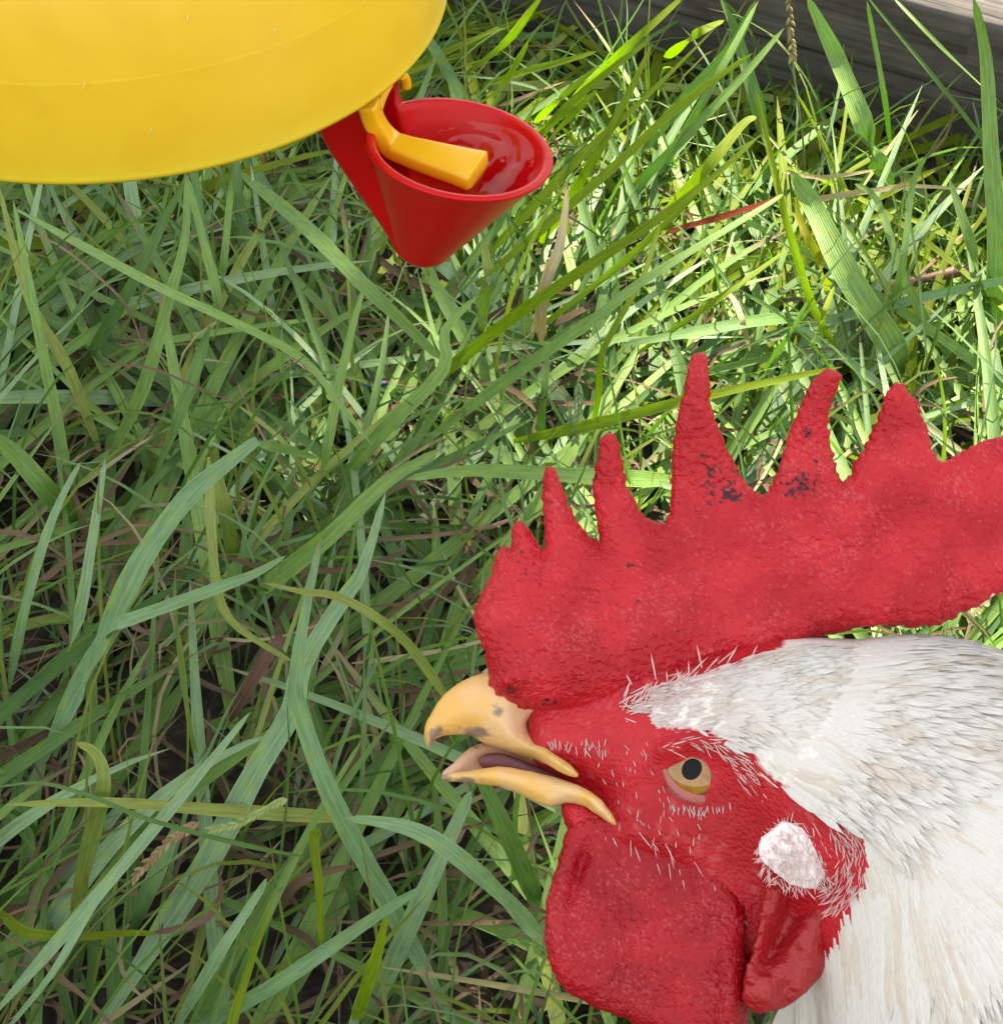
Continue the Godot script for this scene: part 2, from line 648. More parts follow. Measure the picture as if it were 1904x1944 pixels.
func build_added_tree():  # unseen, added for its shade; the crown is placed to set the shadow edge
	var foot := Vector3(1.9, 0, -4.1)
	var middle := Vector3(1.50, 5.0, -4.12)
	var o := base("added_tree", foot)
	var v := PackedVector3Array()
	var idx := PackedInt32Array()
	tube(v, idx, smooth3([Vector3(0, -0.1, 0), Vector3(0.05, 1.3, 0), Vector3(-0.08, 3.0, 0.06), middle - foot], 6), func(t): return 0.13 - 0.08 * t + 0.05 * pow(1 - t, 6), 12)
	put("trunk", finish(v, idx), M.bark, o)
	for k in 7:
		v = PackedVector3Array()
		idx = PackedInt32Array()
		var a := TAU * k / 7 + 0.4
		var s := Vector3(-0.06, 2.8 + 0.2 * k, 0.05)
		var e := middle - foot + Vector3(cos(a) * 1.3, 0.25 * sin(k * 2.1), sin(a) * 1.3)
		tube(v, idx, smooth3([s, s.lerp(e, 0.5) + Vector3(0, 0.12, 0), e], 6), func(t): return 0.045 * (1 - 0.8 * t), 8)
		put("limb", finish(v, idx), M.bark, o)
	# crown: leaves in clumps through an uneven volume
	var leaf := new_acc()
	var rows := [[0.0, 0.0], [0.25, 0.022], [0.5, 0.03], [0.75, 0.02], [1.0, 0.0]]
	for r in rows:
		var bend: float = -0.012 * r[0] * r[0]
		for s in [-1, 0, 1]:
			leaf.v.append(Vector3(s * r[1], bend + absf(s) * 0.006, r[0] * 0.11))
			leaf.n.append(Vector3(-s * 0.2, 1, 0).normalized())
	for k in 4:
		for s in 2:
			var p: int = k * 3 + s
			leaf.i.append_array([p, p + 3, p + 1, p + 1, p + 3, p + 4])
	var mm := MultiMesh.new()
	mm.transform_format = MultiMesh.TRANSFORM_3D
	mm.mesh = commit(leaf)
	var spots := []
	for k in 600:
		var d := Vector3(rng.randfn(), rng.randfn(), rng.randfn()).normalized() * pow(rng.randf(), 0.4)
		var c := middle - foot + d * Vector3(1.78, 0.9, 1.78) * (0.9 + 0.1 * sin(k * 1.7))
		for q in 55:
			spots.append(c + Vector3(rng.randfn(), rng.randfn() * 0.7, rng.randfn()) * 0.12)
	mm.instance_count = spots.size()
	for k in spots.size():
		var b := Basis.from_euler(Vector3(rng.randf_range(-0.9, 0.9), rng.randf() * TAU, rng.randf_range(-0.9, 0.9))) * rng.randf_range(1.0, 1.6)
		mm.set_instance_transform(k, Transform3D(b, spots[k]))
	var c := MultiMeshInstance3D.new()
	c.name = "crown"
	c.multimesh = mm
	c.material_override = M.added_tree_leaf
	c.set_meta("kind", "stuff")
	o.add_child(c)
	tag(o, "leafy crown and trunk added out of view to shade the rooster and the near grass", "added_tree")


func build_rail():
	var o := base("drinker_rail", Vector3(-0.1018, 0, -0.4551))
	for x in [-0.85, 0.95]:
		var v := PackedVector3Array()
		var idx := PackedInt32Array()
		tube(v, idx, smooth3([Vector3(x, -0.1, 0), Vector3(x + 0.01, 0.5, 0.005), Vector3(x, 1.15, 0)], 5), func(t): return 0.035 - 0.006 * t, 12)
		put("post", finish(v, idx), M.bark, o)
	var v := PackedVector3Array()
	var idx := PackedInt32Array()
	tube(v, idx, smooth3([Vector3(-0.95, 1.09, 0.037), Vector3(0, 1.075, 0.037), Vector3(1.05, 1.09, 0.037)], 8), func(t): return 0.02, 12)
	put("rail", finish(v, idx), M.bark, o)
	tag(o, "round wooden rail on two posts that carries the hanging drinker", "rail")
	v = PackedVector3Array()
	idx = PackedInt32Array()
	tube(v, idx, smooth3([Vector3(0, 0, 0), Vector3(0.001, 0.25, 0), Vector3(0, 0.53, 0.012)], 6), func(t): return 0.003, 8)
	tag(put("rope", finish(v, idx), M.rope, self, Vector3(-0.1018, 0.575, -0.4551)), "short rope tied from the wooden rail to the top of the drinker", "rope")

# ---------------------------------------------------------------- drinker

func build_drinker():
	var mid := Vector3(-0.1018, 0, -0.4551)
	var o := base("poultry_drinker", mid + Vector3(0, 0.36, 0))
	var prof := PackedVector2Array()
	for p in [[0, -0.018], [0.058, -0.018], [0.0635, -0.016], [0.0645, -0.012], [0.0645, -0.001], [0.066, 0.001], [0.0835, 0.0005], [0.0858, -0.0006], [0.0872, -0.0004], [0.0877, 0.0004], [0.0877, 0.0012], [0.0873, 0.0022], [0.0873, 0.005], [0.0872, 0.010], [0.0870, 0.015], [0.08665, 0.020], [0.08612, 0.0255], [0.08612, 0.0259], [0.0859, 0.0265], [0.0850, 0.033], [0.0834, 0.041], [0.0809, 0.050], [0.0772, 0.059], [0.072, 0.068], [0.065, 0.077], [0.056, 0.085], [0.045, 0.0915], [0.033, 0.096], [0.02, 0.0985], [0, 0.0995]]:
		prof.append(Vector2(p[0], p[1]))
	var bucket := put("bucket", lathe(prof, 160), M.yellow_plastic, o)
	var cap := PackedVector2Array([Vector2(0, 0.098), Vector2(0.019, 0.098), Vector2(0.019, 0.108), Vector2(0.017, 0.11), Vector2(0, 0.11)])
	put("filler_cap", lathe(cap, 40), M.red_plastic, o)
	var v := PackedVector3Array()
	var idx := PackedInt32Array()
	var loop := []
	for k in 13:
		var a := PI * k / 12
		loop.append(Vector3(cos(a) * 0.03, 0.09 + sin(a) * 0.128, 0))
	tube(v, idx, smooth3(loop, 3), func(t): return 0.002, 8)
	put("handle", finish(v, idx), M.rope, o)
	# scuffs and specks of pale dirt on the wall
	for s in [[1.02, 0.043, 0.0016, 0.5], [1.18, 0.038, 0.0003, 0.3], [1.32, 0.0125, 0.0003, 0.3], [0.62, 0.04, 0.0003, 0.3], [1.08, 0.044, 0.0003, 0.8], [1.47, 0.026, 0.0003, 0.3], [0.30, 0.036, 0.0003, 0.4], [1.5, 0.047, 0.0012, 0.2], [1.36, 0.0475, 0.0009, 0.2], [1.42, 0.049, 0.0006, 0.2], [1.44, 0.046, 0.0004, 0.2], [1.30, 0.046, 0.0003, 0.2], [0.95, 0.03, 0.0002, 0.2]]:
		var a: float = s[0]
		var pts := []
		for k in 4:
			var b: float = a + (k / 3.0 - 0.5) * (0.008 + s[2] * 14)
			var h: float = s[1] + (k / 3.0 - 0.5) * s[2] * -2.4 + 0.0004 * sin(k * 2.0)
			var r := 0.0872 if h < 0.027 else lerpf(0.0865, 0.0810, pow((h - 0.027) / 0.023, 1.6))
			pts.append(Vector3(cos(b) * r, h, sin(b) * r))
		v = PackedVector3Array()
		idx = PackedInt32Array()
		tube(v, idx, smooth3(pts, 3), func(t): return minf(0.00010 + s[2] * 0.12, 0.00022) * sin(PI * (0.1 + 0.8 * t)), 5)
		put("scuff", finish(v, idx), M.scuff, bucket)
	# the cup, in its own axes: x towards the bucket, y up the tilted axis, origin at the middle of the rim
	var up := Vector3(0.155, 0.9864, -0.0547).normalized()
	var x := (Vector3(-0.877, 0, -0.48) - up * up.dot(Vector3(-0.877, 0, -0.48))).normalized()
	var frame := Transform3D(Basis(x, up, x.cross(up)), Vector3(-0.0105, 0.345, -0.4048) - o.position)
	var cup := put("drinking_cup", cup_mesh(), M.red_plastic, o)
	cup.transform = frame
	# water lies level in the tilted cup
	var wv := PackedVector3Array()
	var wi := PackedInt32Array()
	var rings := 14
	var sides := 64
	var level := 0.3398 - o.position.y
	var centre := frame.origin + Vector3(-0.0006, 0, 0)
	for r in rings + 1:
		for s in sides:
			var a := TAU * s / sides
			var q := float(r) / rings
			var d := Vector3(cos(a), 0, sin(a)) * (0.0222 * q)
			var w := 0.00055 * sin(q * 17.0 + 2.2 * sin(a * 2.0 + 0.6)) * (0.35 + 0.65 * maxf(0.0, cos(a + 0.3))) + 0.00012 * sin(d.x * 900 + 1.3) * sin(d.z * 700)
			if r == rings: w = 0.0004
			wv.append(Vector3(centre.x, level + w, centre.z) + d)
	for r in rings:
		for s in sides:
			var p := r * sides + s
			var q := r * sides + (s + 1) % sides
			wi.append_array([p, q, p + sides, q, q + sides, p + sides])
	var wmesh := finish(wv, wi, PackedColorArray(), PackedVector2Array(), false)
	var water := put("water", wmesh, M.water, cup)
	water.transform = frame.affine_inverse()
	# the yellow trigger: a stem out of the neck, then a floating paddle
	var lever := bar_mesh([at(700, 195, 0.356), at(712, 232, 0.350), at(738, 268, 0.3440), at(770, 285, 0.3425), at(905, 324, 0.3420)], [0.0032, 0.0032, 0.0034, 0.0040, 0.0064], [0.0025, 0.0025, 0.0025, 0.0025, 0.0028], o.position)
	put("trigger_lever", lever, M.lever_plastic, cup).transform = frame.affine_inverse()
	# yellow lock nut round the neck: a hexagonal ring with a slot for the trigger
	var nv := PackedVector3Array()
	var ni := PackedInt32Array()
	for sgn in [-1.0, 1.0]:
		var arc := []
		for k in 6:
			var a := lerpf(0.45, 1.35, k / 5.0)
			arc.append(Vector3(0.0206, 0.0040 + cos(a) * 0.0076, sgn * sin(a) * 0.0070))
		tube(nv, ni, smooth3(arc, 2), func(t): return 0.0013, 8, 1.0, Vector3(1, 0.1, 0))
	put("lock_nut", finish(nv, ni), M.lever_plastic, cup)
	tag(o, "domed yellow plastic hanging poultry drinker with a red drinking cup", "poultry drinker")


func bar_mesh(pts: Array, wide: Array, thick: Array, origin: Vector3) -> ArrayMesh:
	# a bar of rounded rectangular section that lies flat side up
	var v := PackedVector3Array()
	var idx := PackedInt32Array()
	var line := smooth3(pts, 5)
	var n := line.size()
	var sec := []
	for k in 24:
		var a := TAU * k / 24
		var c := cos(a)
		var s := sin(a)
		sec.append(Vector2(signf(c) * pow(absf(c), 0.55), signf(s) * pow(absf(s), 0.55)))
	for k in n + 4:
		var i := clampi(k - 2, 0, n - 1)
		var shrink := 1.0
		var t := (line[mini(i + 1, n - 1)] - line[maxi(i - 1, 0)]).normalized()
		var pos := line[i]
		if k < 2:
			shrink = 0.0 if k == 0 else 0.85
			pos -= t * 0.0006
		if k > n + 1:
			shrink = 0.0 if k == n + 3 else 0.85
			pos += t * 0.0006
		var q := float(i) / (n - 1) * (pts.size() - 1)
		var j := mini(int(q), pts.size() - 2)
		var w := lerpf(wide[j], wide[j + 1], q - j) * shrink
		var h := lerpf(thick[j], thick[j + 1], q - j) * shrink
		var side := t.cross(Vector3(0.1, 1, 0.12)).normalized()
		var nor := side.cross(t)
		for p in sec: v.append(pos + side * (p.x * w) + nor * (p.y * h) - origin)
	for k in n + 3:
		for s in 24:
			var p := k * 24 + s
			var q := k * 24 + (s + 1) % 24
			idx.append_array([p, p + 24, q, q, p + 24, q + 24])
	return finish(v, idx)


func cup_ring(y: float, inset: float) -> PackedVector2Array:
	# the outline of the cup at height y under its rim: a round bowl drawn out into a neck towards +x
	var h := clampf(-y, 0, 0.0377)
	var r := 0.0236 - h * 0.49
	if h > 0.0329: r = sqrt(maxf(0.0085 * 0.0085 - (h - 0.0292) * (h - 0.0292), 0.0)) + 0.0001   # a ball set tangent into the cone
	r = maxf(r - inset, 0.0006)
	var t := clampf(h / 0.0345, 0, 1)
	var nr := minf(maxf(lerpf(0.0074, 0.0060, t) - inset, 0.0003), r * 0.9)
	var far := maxf(lerpf(0.0520, 0.0066, t) - inset, r + 0.00001)
	var phi := asin(nr / r)
	var x0 := r * cos(phi)
	var cap := maxf(x0 + 0.000005, far - nr)
	var out := PackedVector2Array()
	for k in 60: # round the bowl
		var a := lerpf(phi, TAU - phi, k / 59.0)
		out.append(Vector2(cos(a), sin(a)) * r)
	for k in range(1, 12): out.append(Vector2(lerpf(x0, cap, k / 12.0), -nr))
	for k in 17: # round the end of the neck
		var a := lerpf(-PI / 2, PI / 2, k / 16.0)
		out.append(Vector2(cap + cos(a) * (far - cap), sin(a) * nr))
	for k in range(1, 12): out.append(Vector2(lerpf(cap, x0, k / 12.0), nr))
	return out


func cup_mesh() -> ArrayMesh:
	var v := PackedVector3Array()
	var idx := PackedInt32Array()
	var n := 99
	var wall := 0.0021
	var rows := []
	for k in 10: rows.append([-0.0377 + 0.0048 * (1.0 - cos(PI / 2 * k / 10.0)), 0.0])
	for k in 14: rows.append([lerpf(-0.0328, -0.0015, k / 13.0), 0.0])
	rows.append_array([[-0.0013, -0.0006], [-0.0003, -0.0006], [0.0002, 0.0], [0.0003, wall * 0.5], [0.0002, wall * 0.85], [-0.0004, wall]])
	for k in 14: rows.append([lerpf(-0.0015, -0.030, k / 13.0), wall])
	rows.append([-0.0325, wall * 1.6])
	for row in rows:
		var ring := cup_ring(row[0], row[1])
		for p in ring:
			# the rim climbs into the two cheeks of the neck
			var lift := smoothstep(0.0222, 0.0240, p.x) * 0.0110 * clampf(1.0 + row[0] / 0.012, 0, 1)
			v.append(Vector3(p.x + 0.0062 * clampf(-row[0] / 0.0377, 0, 1), row[0] + lift, p.y))
	for k in rows.size() - 1:
		for s in n:
			var p := k * n + s
			var q := k * n + (s + 1) % n
			idx.append_array([p, p + n, q, q, p + n, q + n])
	for e in [0, (rows.size() - 1) * n]:
		for s in range(1, n - 1):
			if e == 0: idx.append_array([e, e + s, e + s + 1])
			else: idx.append_array([e, e + s + 1, e + s])
	return finish(v, idx)

# ---------------------------------------------------------------- rooster

var WHITE := PackedVector2Array([Vector2(1185, 1345), Vector2(1215, 1315), Vector2(1270, 1290), Vector2(1350, 1270), Vector2(1450, 1240), Vector2(1550, 1100), Vector2(9000, 900), Vector2(9000, 9000), Vector2(1000, 9000), Vector2(1400, 1975), Vector2(1490, 1885), Vector2(1570, 1800), Vector2(1612, 1710), Vector2(1642, 1630), Vector2(1640, 1560), Vector2(1560, 1528), Vector2(1480, 1498), Vector2(1425, 1460), Vector2(1390, 1405), Vector2(1320, 1385), Vector2(1235, 1378)])
var skin_patches: FastNoiseLite
var wrinkle: FastNoiseLite
var lobe_at := Vector3.ZERO
var eye_at := Vector3(1322, 1468, 0)


func smin(a: float, b: float, k: float) -> float:
	var h := maxf(k - absf(a - b), 0.0) / k
	return minf(a, b) - h * h * k * 0.25


func bone(p: Vector3, a: Vector3, ra: float, b: Vector3, rb: float) -> float:
	var e := b - a
	var t := clampf((p - a).dot(e) / e.length_squared(), 0, 1)
	return (p - a - e * t).length() - lerpf(ra, rb, t)


func egg(p: Vector3, c: Vector3, r: Vector3) -> float:
	var q := (p - c) / r
	var k := q.length()
	return k * (k - 1.0) / maxf((q / r).length(), 1e-6)


func body_form(p: Vector3) -> float:
	var near := p.x < 1900
	var d := 1e6
	if near:
		d = egg(p, Vector3(1390, 1430, 0), Vector3(270, 185, 140))
		d = smin(d, bone(p, Vector3(1340, 1450, 0), 130, Vector3(1066, 1405, 0), 66), 60)
		d = smin(d, bone(p, Vector3(1035, 1338, 0), 34, Vector3(1230, 1330, 0), 85), 40)
		d = smin(d, bone(p, Vector3(1100, 1535, 0), 36, Vector3(1400, 1640, 0), 120), 60)
		d = smin(d, egg(p, Vector3(1330, 1570, 75), Vector3(190, 75, 62)), 40)
		d = smin(d, egg(p, Vector3(1540, 1620, 70), Vector3(115, 115, 85)), 50)
		d = smin(d, egg(p, Vector3(1332, 1419, 134), Vector3(84, 25, 46)), 30)
		d = smin(d, bone(p, Vector3(1330, 1640, 0), 90, Vector3(1460, 1800, 0), 110), 60)
		# hollow between cheek and brow, and the socket
		d = maxf(d, -((p - Vector3(eye_at.x + 2, eye_at.y + 4, 205)) * Vector3(0.78, 1.0, 1)).length() + 68)
		d += 3.0 * wrinkle.get_noise_3dv(p)
	var nk := bone(p, Vector3(1500, 1410, 0), 200, Vector3(1690, 1520, -20), 300)
	nk = smin(nk, bone(p, Vector3(1690, 1520, -20), 300, Vector3(1990, 1700, -50), 415), 80)
	nk = smin(nk, bone(p, Vector3(1690, 1600, -20), 230, Vector3(1940, 1930, -50), 440), 80)
	nk = smin(nk, bone(p, Vector3(1990, 1800, -50), 430, Vector3(2700, 2350, 0), 680), 100)
	d = smin(d, nk, 60)
	if p.x > 1800:
		d = smin(d, bone(p, Vector3(2700, 2350, 0), 680, Vector3(3900, 3100, 220), 960), 200)
		d = smin(d, bone(p, Vector3(3900, 3050, 220), 900, Vector3(5300, 3000, 260), 350), 200)
	return d


func surface_z(x: float, y: float) -> float:
	var z := 700.0
	for k in 60:
		var d := body_form(Vector3(x, y, z))
		if d < 0.6: break
		z -= d * 0.8
	return z


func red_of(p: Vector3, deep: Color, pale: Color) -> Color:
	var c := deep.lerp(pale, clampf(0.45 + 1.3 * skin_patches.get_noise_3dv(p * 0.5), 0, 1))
	# flecks of dry pale skin that double as painted glints, thicker in some places
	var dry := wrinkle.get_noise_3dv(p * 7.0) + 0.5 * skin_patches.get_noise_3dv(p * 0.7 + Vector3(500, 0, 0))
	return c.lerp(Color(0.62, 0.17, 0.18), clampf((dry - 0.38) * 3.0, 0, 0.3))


func dirt(p: Vector3, spots: Array) -> float:
	# dark crusts of dirt: ragged flecks within patches, each [x, y, half width, half height, how much of it is covered]
	var most := 0.0
	for s in spots:
		var d: float = Vector2((p.x - s[0]) / s[2], (p.y - s[1]) / s[3]).length()
		if d > 1.0: continue
		var n := wrinkle.get_noise_3dv(Vector3(p.x * 3.0, p.y * 4.4, p.z)) + 0.5 * wrinkle.get_noise_3dv(p * 9.0)
		most = maxf(most, clampf((n - 0.42 + s[4] * (1.0 - d * d)) * 6.0, 0, 0.93))
	return most


func curve(a: Array, steps := 2) -> PackedVector2Array:
	var p := PackedVector2Array()
	for k in range(0, a.size(), 2): p.append(Vector2(a[k], a[k + 1]))
	return smooth2(p, steps, true)


func crop_outline(a: Array, steps := 2) -> PackedVector2Array:
	var p := PackedVector2Array()
	for k in range(0, a.size(), 2): p.append(Vector2(840.6 + a[k] * 0.5585, 630.5 + a[k + 1] * 0.5585))
	return smooth2(p, steps, true)


func build_rooster():
	skin_patches = noise(FastNoiseLite.TYPE_SIMPLEX_SMOOTH, 0.012, 4, 81)
	wrinkle = noise(FastNoiseLite.TYPE_SIMPLEX_SMOOTH, 0.02, 3, 82)
	var pap := noise(FastNoiseLite.TYPE_CELLULAR, 0.082, 1, 83)
	pap.cellular_jitter = 0.85
	pap.cellular_return_type = FastNoiseLite.RETURN_DISTANCE
	rooster = Node3D.new()
	rooster.name = "rooster"
	add_child(rooster)
	tag(rooster, "white rooster with a large red comb and its beak half open", "rooster")
	# body: face, neck and trunk in one skin
	var net := nets(Vector3(960, 1120, -480), 12.0, 134, 122, 76, body_form, 6)
	var rest := nets(Vector3(2440, 1200, -1100), 60.0, 62, 50, 42, body_form, 4)
	# the fine grid stops at x = 2556; drop the coarse cells it covers
	var v: PackedVector3Array = net.v
	var idx: PackedInt32Array = net.i
	var first := v.size()
	v.append_array(rest.v)
	for k in rest.i: idx.append(k + first)
	net = {"v": v, "i": idx}
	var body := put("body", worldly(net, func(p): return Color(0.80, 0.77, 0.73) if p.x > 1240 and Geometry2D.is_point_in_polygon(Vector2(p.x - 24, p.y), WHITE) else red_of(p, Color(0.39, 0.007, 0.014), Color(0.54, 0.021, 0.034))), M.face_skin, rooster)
	tag(body, "bare red face with white neck and trunk")
	# comb
	var comb_line := crop_outline([175, 1240, 155, 1160, 150, 1100, 118, 1030, 106, 960, 130, 890, 168, 815, 180, 760, 208, 722, 232, 738, 236, 665, 262, 642, 292, 665, 322, 712, 344, 748, 344, 690, 340, 600, 339, 495, 350, 463, 371, 458, 391, 485, 420, 560, 450, 630, 497, 692, 531, 708, 528, 650, 511, 560, 515, 470, 534, 400, 534, 360, 560, 336, 590, 355, 606, 420, 625, 500, 650, 570, 692, 630, 752, 648, 774, 590, 774, 480, 790, 350, 810, 220, 830, 130, 846, 84, 875, 66, 900, 84, 905, 170, 911, 250, 940, 330, 980, 420, 1030, 510, 1082, 556, 1120, 510, 1150, 430, 1190, 310, 1238, 190, 1280, 138, 1325, 121, 1353, 145, 1342, 200, 1311, 270, 1315, 350, 1330, 430, 1350, 508, 1372, 495, 1410, 420, 1468, 320, 1500, 220, 1518, 180, 1545, 166, 1580, 188, 1620, 260, 1650, 340, 1680, 434, 1740, 420, 1820, 376, 1904, 360, 2000, 325, 2090, 300, 2105, 345, 2060, 450, 2075, 620, 2040, 760, 1904, 878, 1780, 944, 1690, 992, 1600, 1000, 1460, 1000, 1290, 1036, 1210, 1080, 1130, 1135, 1000, 1165, 850, 1200, 720, 1260, 520, 1290, 400, 1290, 260, 1275], 2)
	var crust := [[1372, 915, 52, 52, 0.36], [1390, 942, 26, 14, 0.75], [1352, 895, 22, 14, 0.6], [1333, 862, 16, 10, 0.5], [1518, 918, 44, 34, 0.42], [1500, 932, 16, 14, 0.7], [1540, 905, 18, 40, 0.4], [1533, 820, 13, 11, 0.6], [1130, 905, 8, 9, 0.8], [1192, 1073, 10, 6, 0.6], [1210, 1138, 8, 6, 0.6], [974, 1312, 18, 15, 0.5], [1040, 1332, 26, 10, 0.4], [1005, 1080, 34, 40, 0.10]]
	var comb_mid := func(p: Vector2) -> float: return 22.0 * sin(p.x * 0.008 + 1.0 + 0.004 * p.y) + 14.0 * sin(p.y * 0.014 + 0.003 * p.x) + maxf(0.0, (1250 - p.x) * (p.y - 1000) * 0.00012)
	var comb := sheet(comb_line, 4.0,
		func(p: Vector2) -> float: return lerpf(26.0, 60.0, smoothstep(930.0, 1200.0, p.y)),
		func(p: Vector2) -> float: return lerpf(24.0, 70.0, smoothstep(900.0, 1300.0, p.y)) * lerpf(1.0, 0.55, smoothstep(1500.0, 1850.0, p.x)),
		comb_mid,
		func(p: Vector3) -> float: return 7.0 * (0.42 - 1.0 * (pap.get_noise_2d(p.x, p.y) + 1.0)) + 3.5 * wrinkle.get_noise_3dv(p * 0.8) + 3.0 * maxf(0.0, sin(p.y * 0.11 + p.x * 0.03 + 3.0 * wrinkle.get_noise_3dv(p * 0.5))) * smoothstep(1180.0, 1260.0, p.y) * smoothstep(1180.0, 1050.0, p.x))
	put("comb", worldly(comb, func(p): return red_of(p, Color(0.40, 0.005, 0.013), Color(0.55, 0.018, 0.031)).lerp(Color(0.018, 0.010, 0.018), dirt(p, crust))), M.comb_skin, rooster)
	# wattles
	var wattle_bump := func(p: Vector3) -> float: return 6.0 * (0.4 - (pap.get_noise_2d(p.x * 1.15, p.y * 1.15) + 1.0)) + 5.0 * wrinkle.get_noise_3dv(p * 0.5)
	var near_line := curve([1085, 1560, 1070, 1590, 1055, 1640, 1042, 1700, 1034, 1760, 1037, 1810, 1048, 1850, 1080, 1885, 1130, 1912, 1190, 1935, 1260, 1985, 1330, 2010, 1395, 1990, 1420, 1930, 1422, 1860, 1412, 1790, 1415, 1700, 1380, 1620, 1300, 1560, 1200, 1530, 1130, 1530])
	var slit := func(p: Vector2) -> float:
		var t := clampf((p.y - 1575) / 150.0, 0, 1)
		var x := 1122.0 - 42.0 * t
		return exp(-pow((p.x - x) / 13.0, 2)) * smoothstep(1580.0, 1640.0, p.y) * (1.0 - smoothstep(1640.0, 1790.0, p.y))
	var wattle := sheet(near_line, 4.2, func(p): return 42.0,
		func(p): return 36.0 - 9.0 * slit.call(p),
		func(p): return lerpf(66.0, 120.0, smoothstep(1560.0, 1850.0, p.y)) - 9.0 * slit.call(p) + 12.0 * smoothstep(1110.0, 1050.0, p.x) - 22.0 * exp(-pow((p.x - 1240) / 90.0, 2)) * smoothstep(1620.0, 1750.0, p.y) + 26.0 * exp(-pow((p.x - 1385) / 30.0, 2)) * smoothstep(1750.0, 1850.0, p.y), wattle_bump)
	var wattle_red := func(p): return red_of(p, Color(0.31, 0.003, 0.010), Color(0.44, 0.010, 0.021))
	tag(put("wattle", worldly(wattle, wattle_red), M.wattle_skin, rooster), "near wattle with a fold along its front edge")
	var far_line := curve([1110, 1570, 1085, 1640, 1075, 1720, 1075, 1800, 1100, 1870, 1180, 1925, 1270, 1950, 1350, 1920, 1380, 1800, 1350, 1650, 1250, 1560])
	var far_wattle := sheet(far_line, 12.0, func(p): return 36.0, func(p): return 32.0, func(p): return lerpf(-60.0, -110.0, smoothstep(1560.0, 1850.0, p.y)), wattle_bump)
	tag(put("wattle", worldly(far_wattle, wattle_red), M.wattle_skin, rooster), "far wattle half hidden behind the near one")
	# crimson tuft of skin under the beak
	var chin := curve([1066, 1545, 1070, 1525, 1095, 1515, 1130, 1530, 1165, 1565, 1170, 1600, 1130, 1610, 1085, 1590])
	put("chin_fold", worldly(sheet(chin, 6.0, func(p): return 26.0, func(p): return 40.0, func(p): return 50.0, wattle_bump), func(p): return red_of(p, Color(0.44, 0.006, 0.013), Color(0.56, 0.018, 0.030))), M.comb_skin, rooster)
	# flap of bare skin under the ear
	var flap_line := curve([1500, 1650, 1462, 1672, 1446, 1710, 1440, 1760, 1428, 1810, 1413, 1855, 1408, 1895, 1425, 1918, 1462, 1920, 1510, 1902, 1562, 1850, 1600, 1785, 1625, 1730, 1635, 1690, 1610, 1670, 1560, 1660])
	var flap := sheet(flap_line, 6.0, func(p): return 26.0, func(p): return 24.0,
		func(p: Vector2) -> float:
			var q := (p - Vector2(1440, 1900)).dot(Vector2(0.42, -0.91))
			var w := (p - Vector2(1440, 1900)).dot(Vector2(0.91, 0.42))
			return 172.0 - 66.0 * exp(-pow((w + 14) / 24.0, 2)) * smoothstep(30.0, 110.0, q) + 5.0 * sin(w * 0.10 + q * 0.02) + 3.0 * sin(q * 0.09 + w * 0.05) - 0.35 * maxf(w + 10.0, 0.0),
		func(p: Vector3) -> float: return 3.0 * wrinkle.get_noise_3dv(p * 1.6) + 3.0 * wrinkle.get_noise_3dv(Vector3(p.x * 1.2, p.y * 4.0, p.z)) + 2.8 * maxf(0.0, sin(p.y * 0.20 + 2.5 * wrinkle.get_noise_3dv(p * 0.7))) * smoothstep(1500.0, 1440.0, p.x))
	put("ear_flap", worldly(flap), M.flap_skin, rooster)
	# earlobe
	var lobe := sheet(curve([1440, 1610, 1452, 1580, 1490, 1560, 1530, 1566, 1560, 1590, 1574, 1630, 1566, 1668, 1540, 1690, 1505, 1680, 1470, 1655, 1446, 1635]), 6.0, func(p): return 60.0, func(p): return 16.0, func(p): return 140.0, func(p: Vector3) -> float: return 2.0 * wrinkle.get_noise_3dv(p * 1.8))
	var lobe_off := 0.0
	for q in [Vector2(1505, 1625), Vector2(1470, 1620), Vector2(1545, 1640)]: lobe_off = maxf(lobe_off, surface_z(q.x, q.y) - 142.0)
	for k in lobe.v.size(): lobe.v[k] = lobe.v[k] + Vector3(0, 0, lobe_off)
	lobe_at = Vector3(1508, 1625, 140.0 + lobe_off)
	put("earlobe", worldly(lobe), M.earlobe, rooster)
	build_beak()
	build_eye()
	build_feathers(net)
	build_legs()


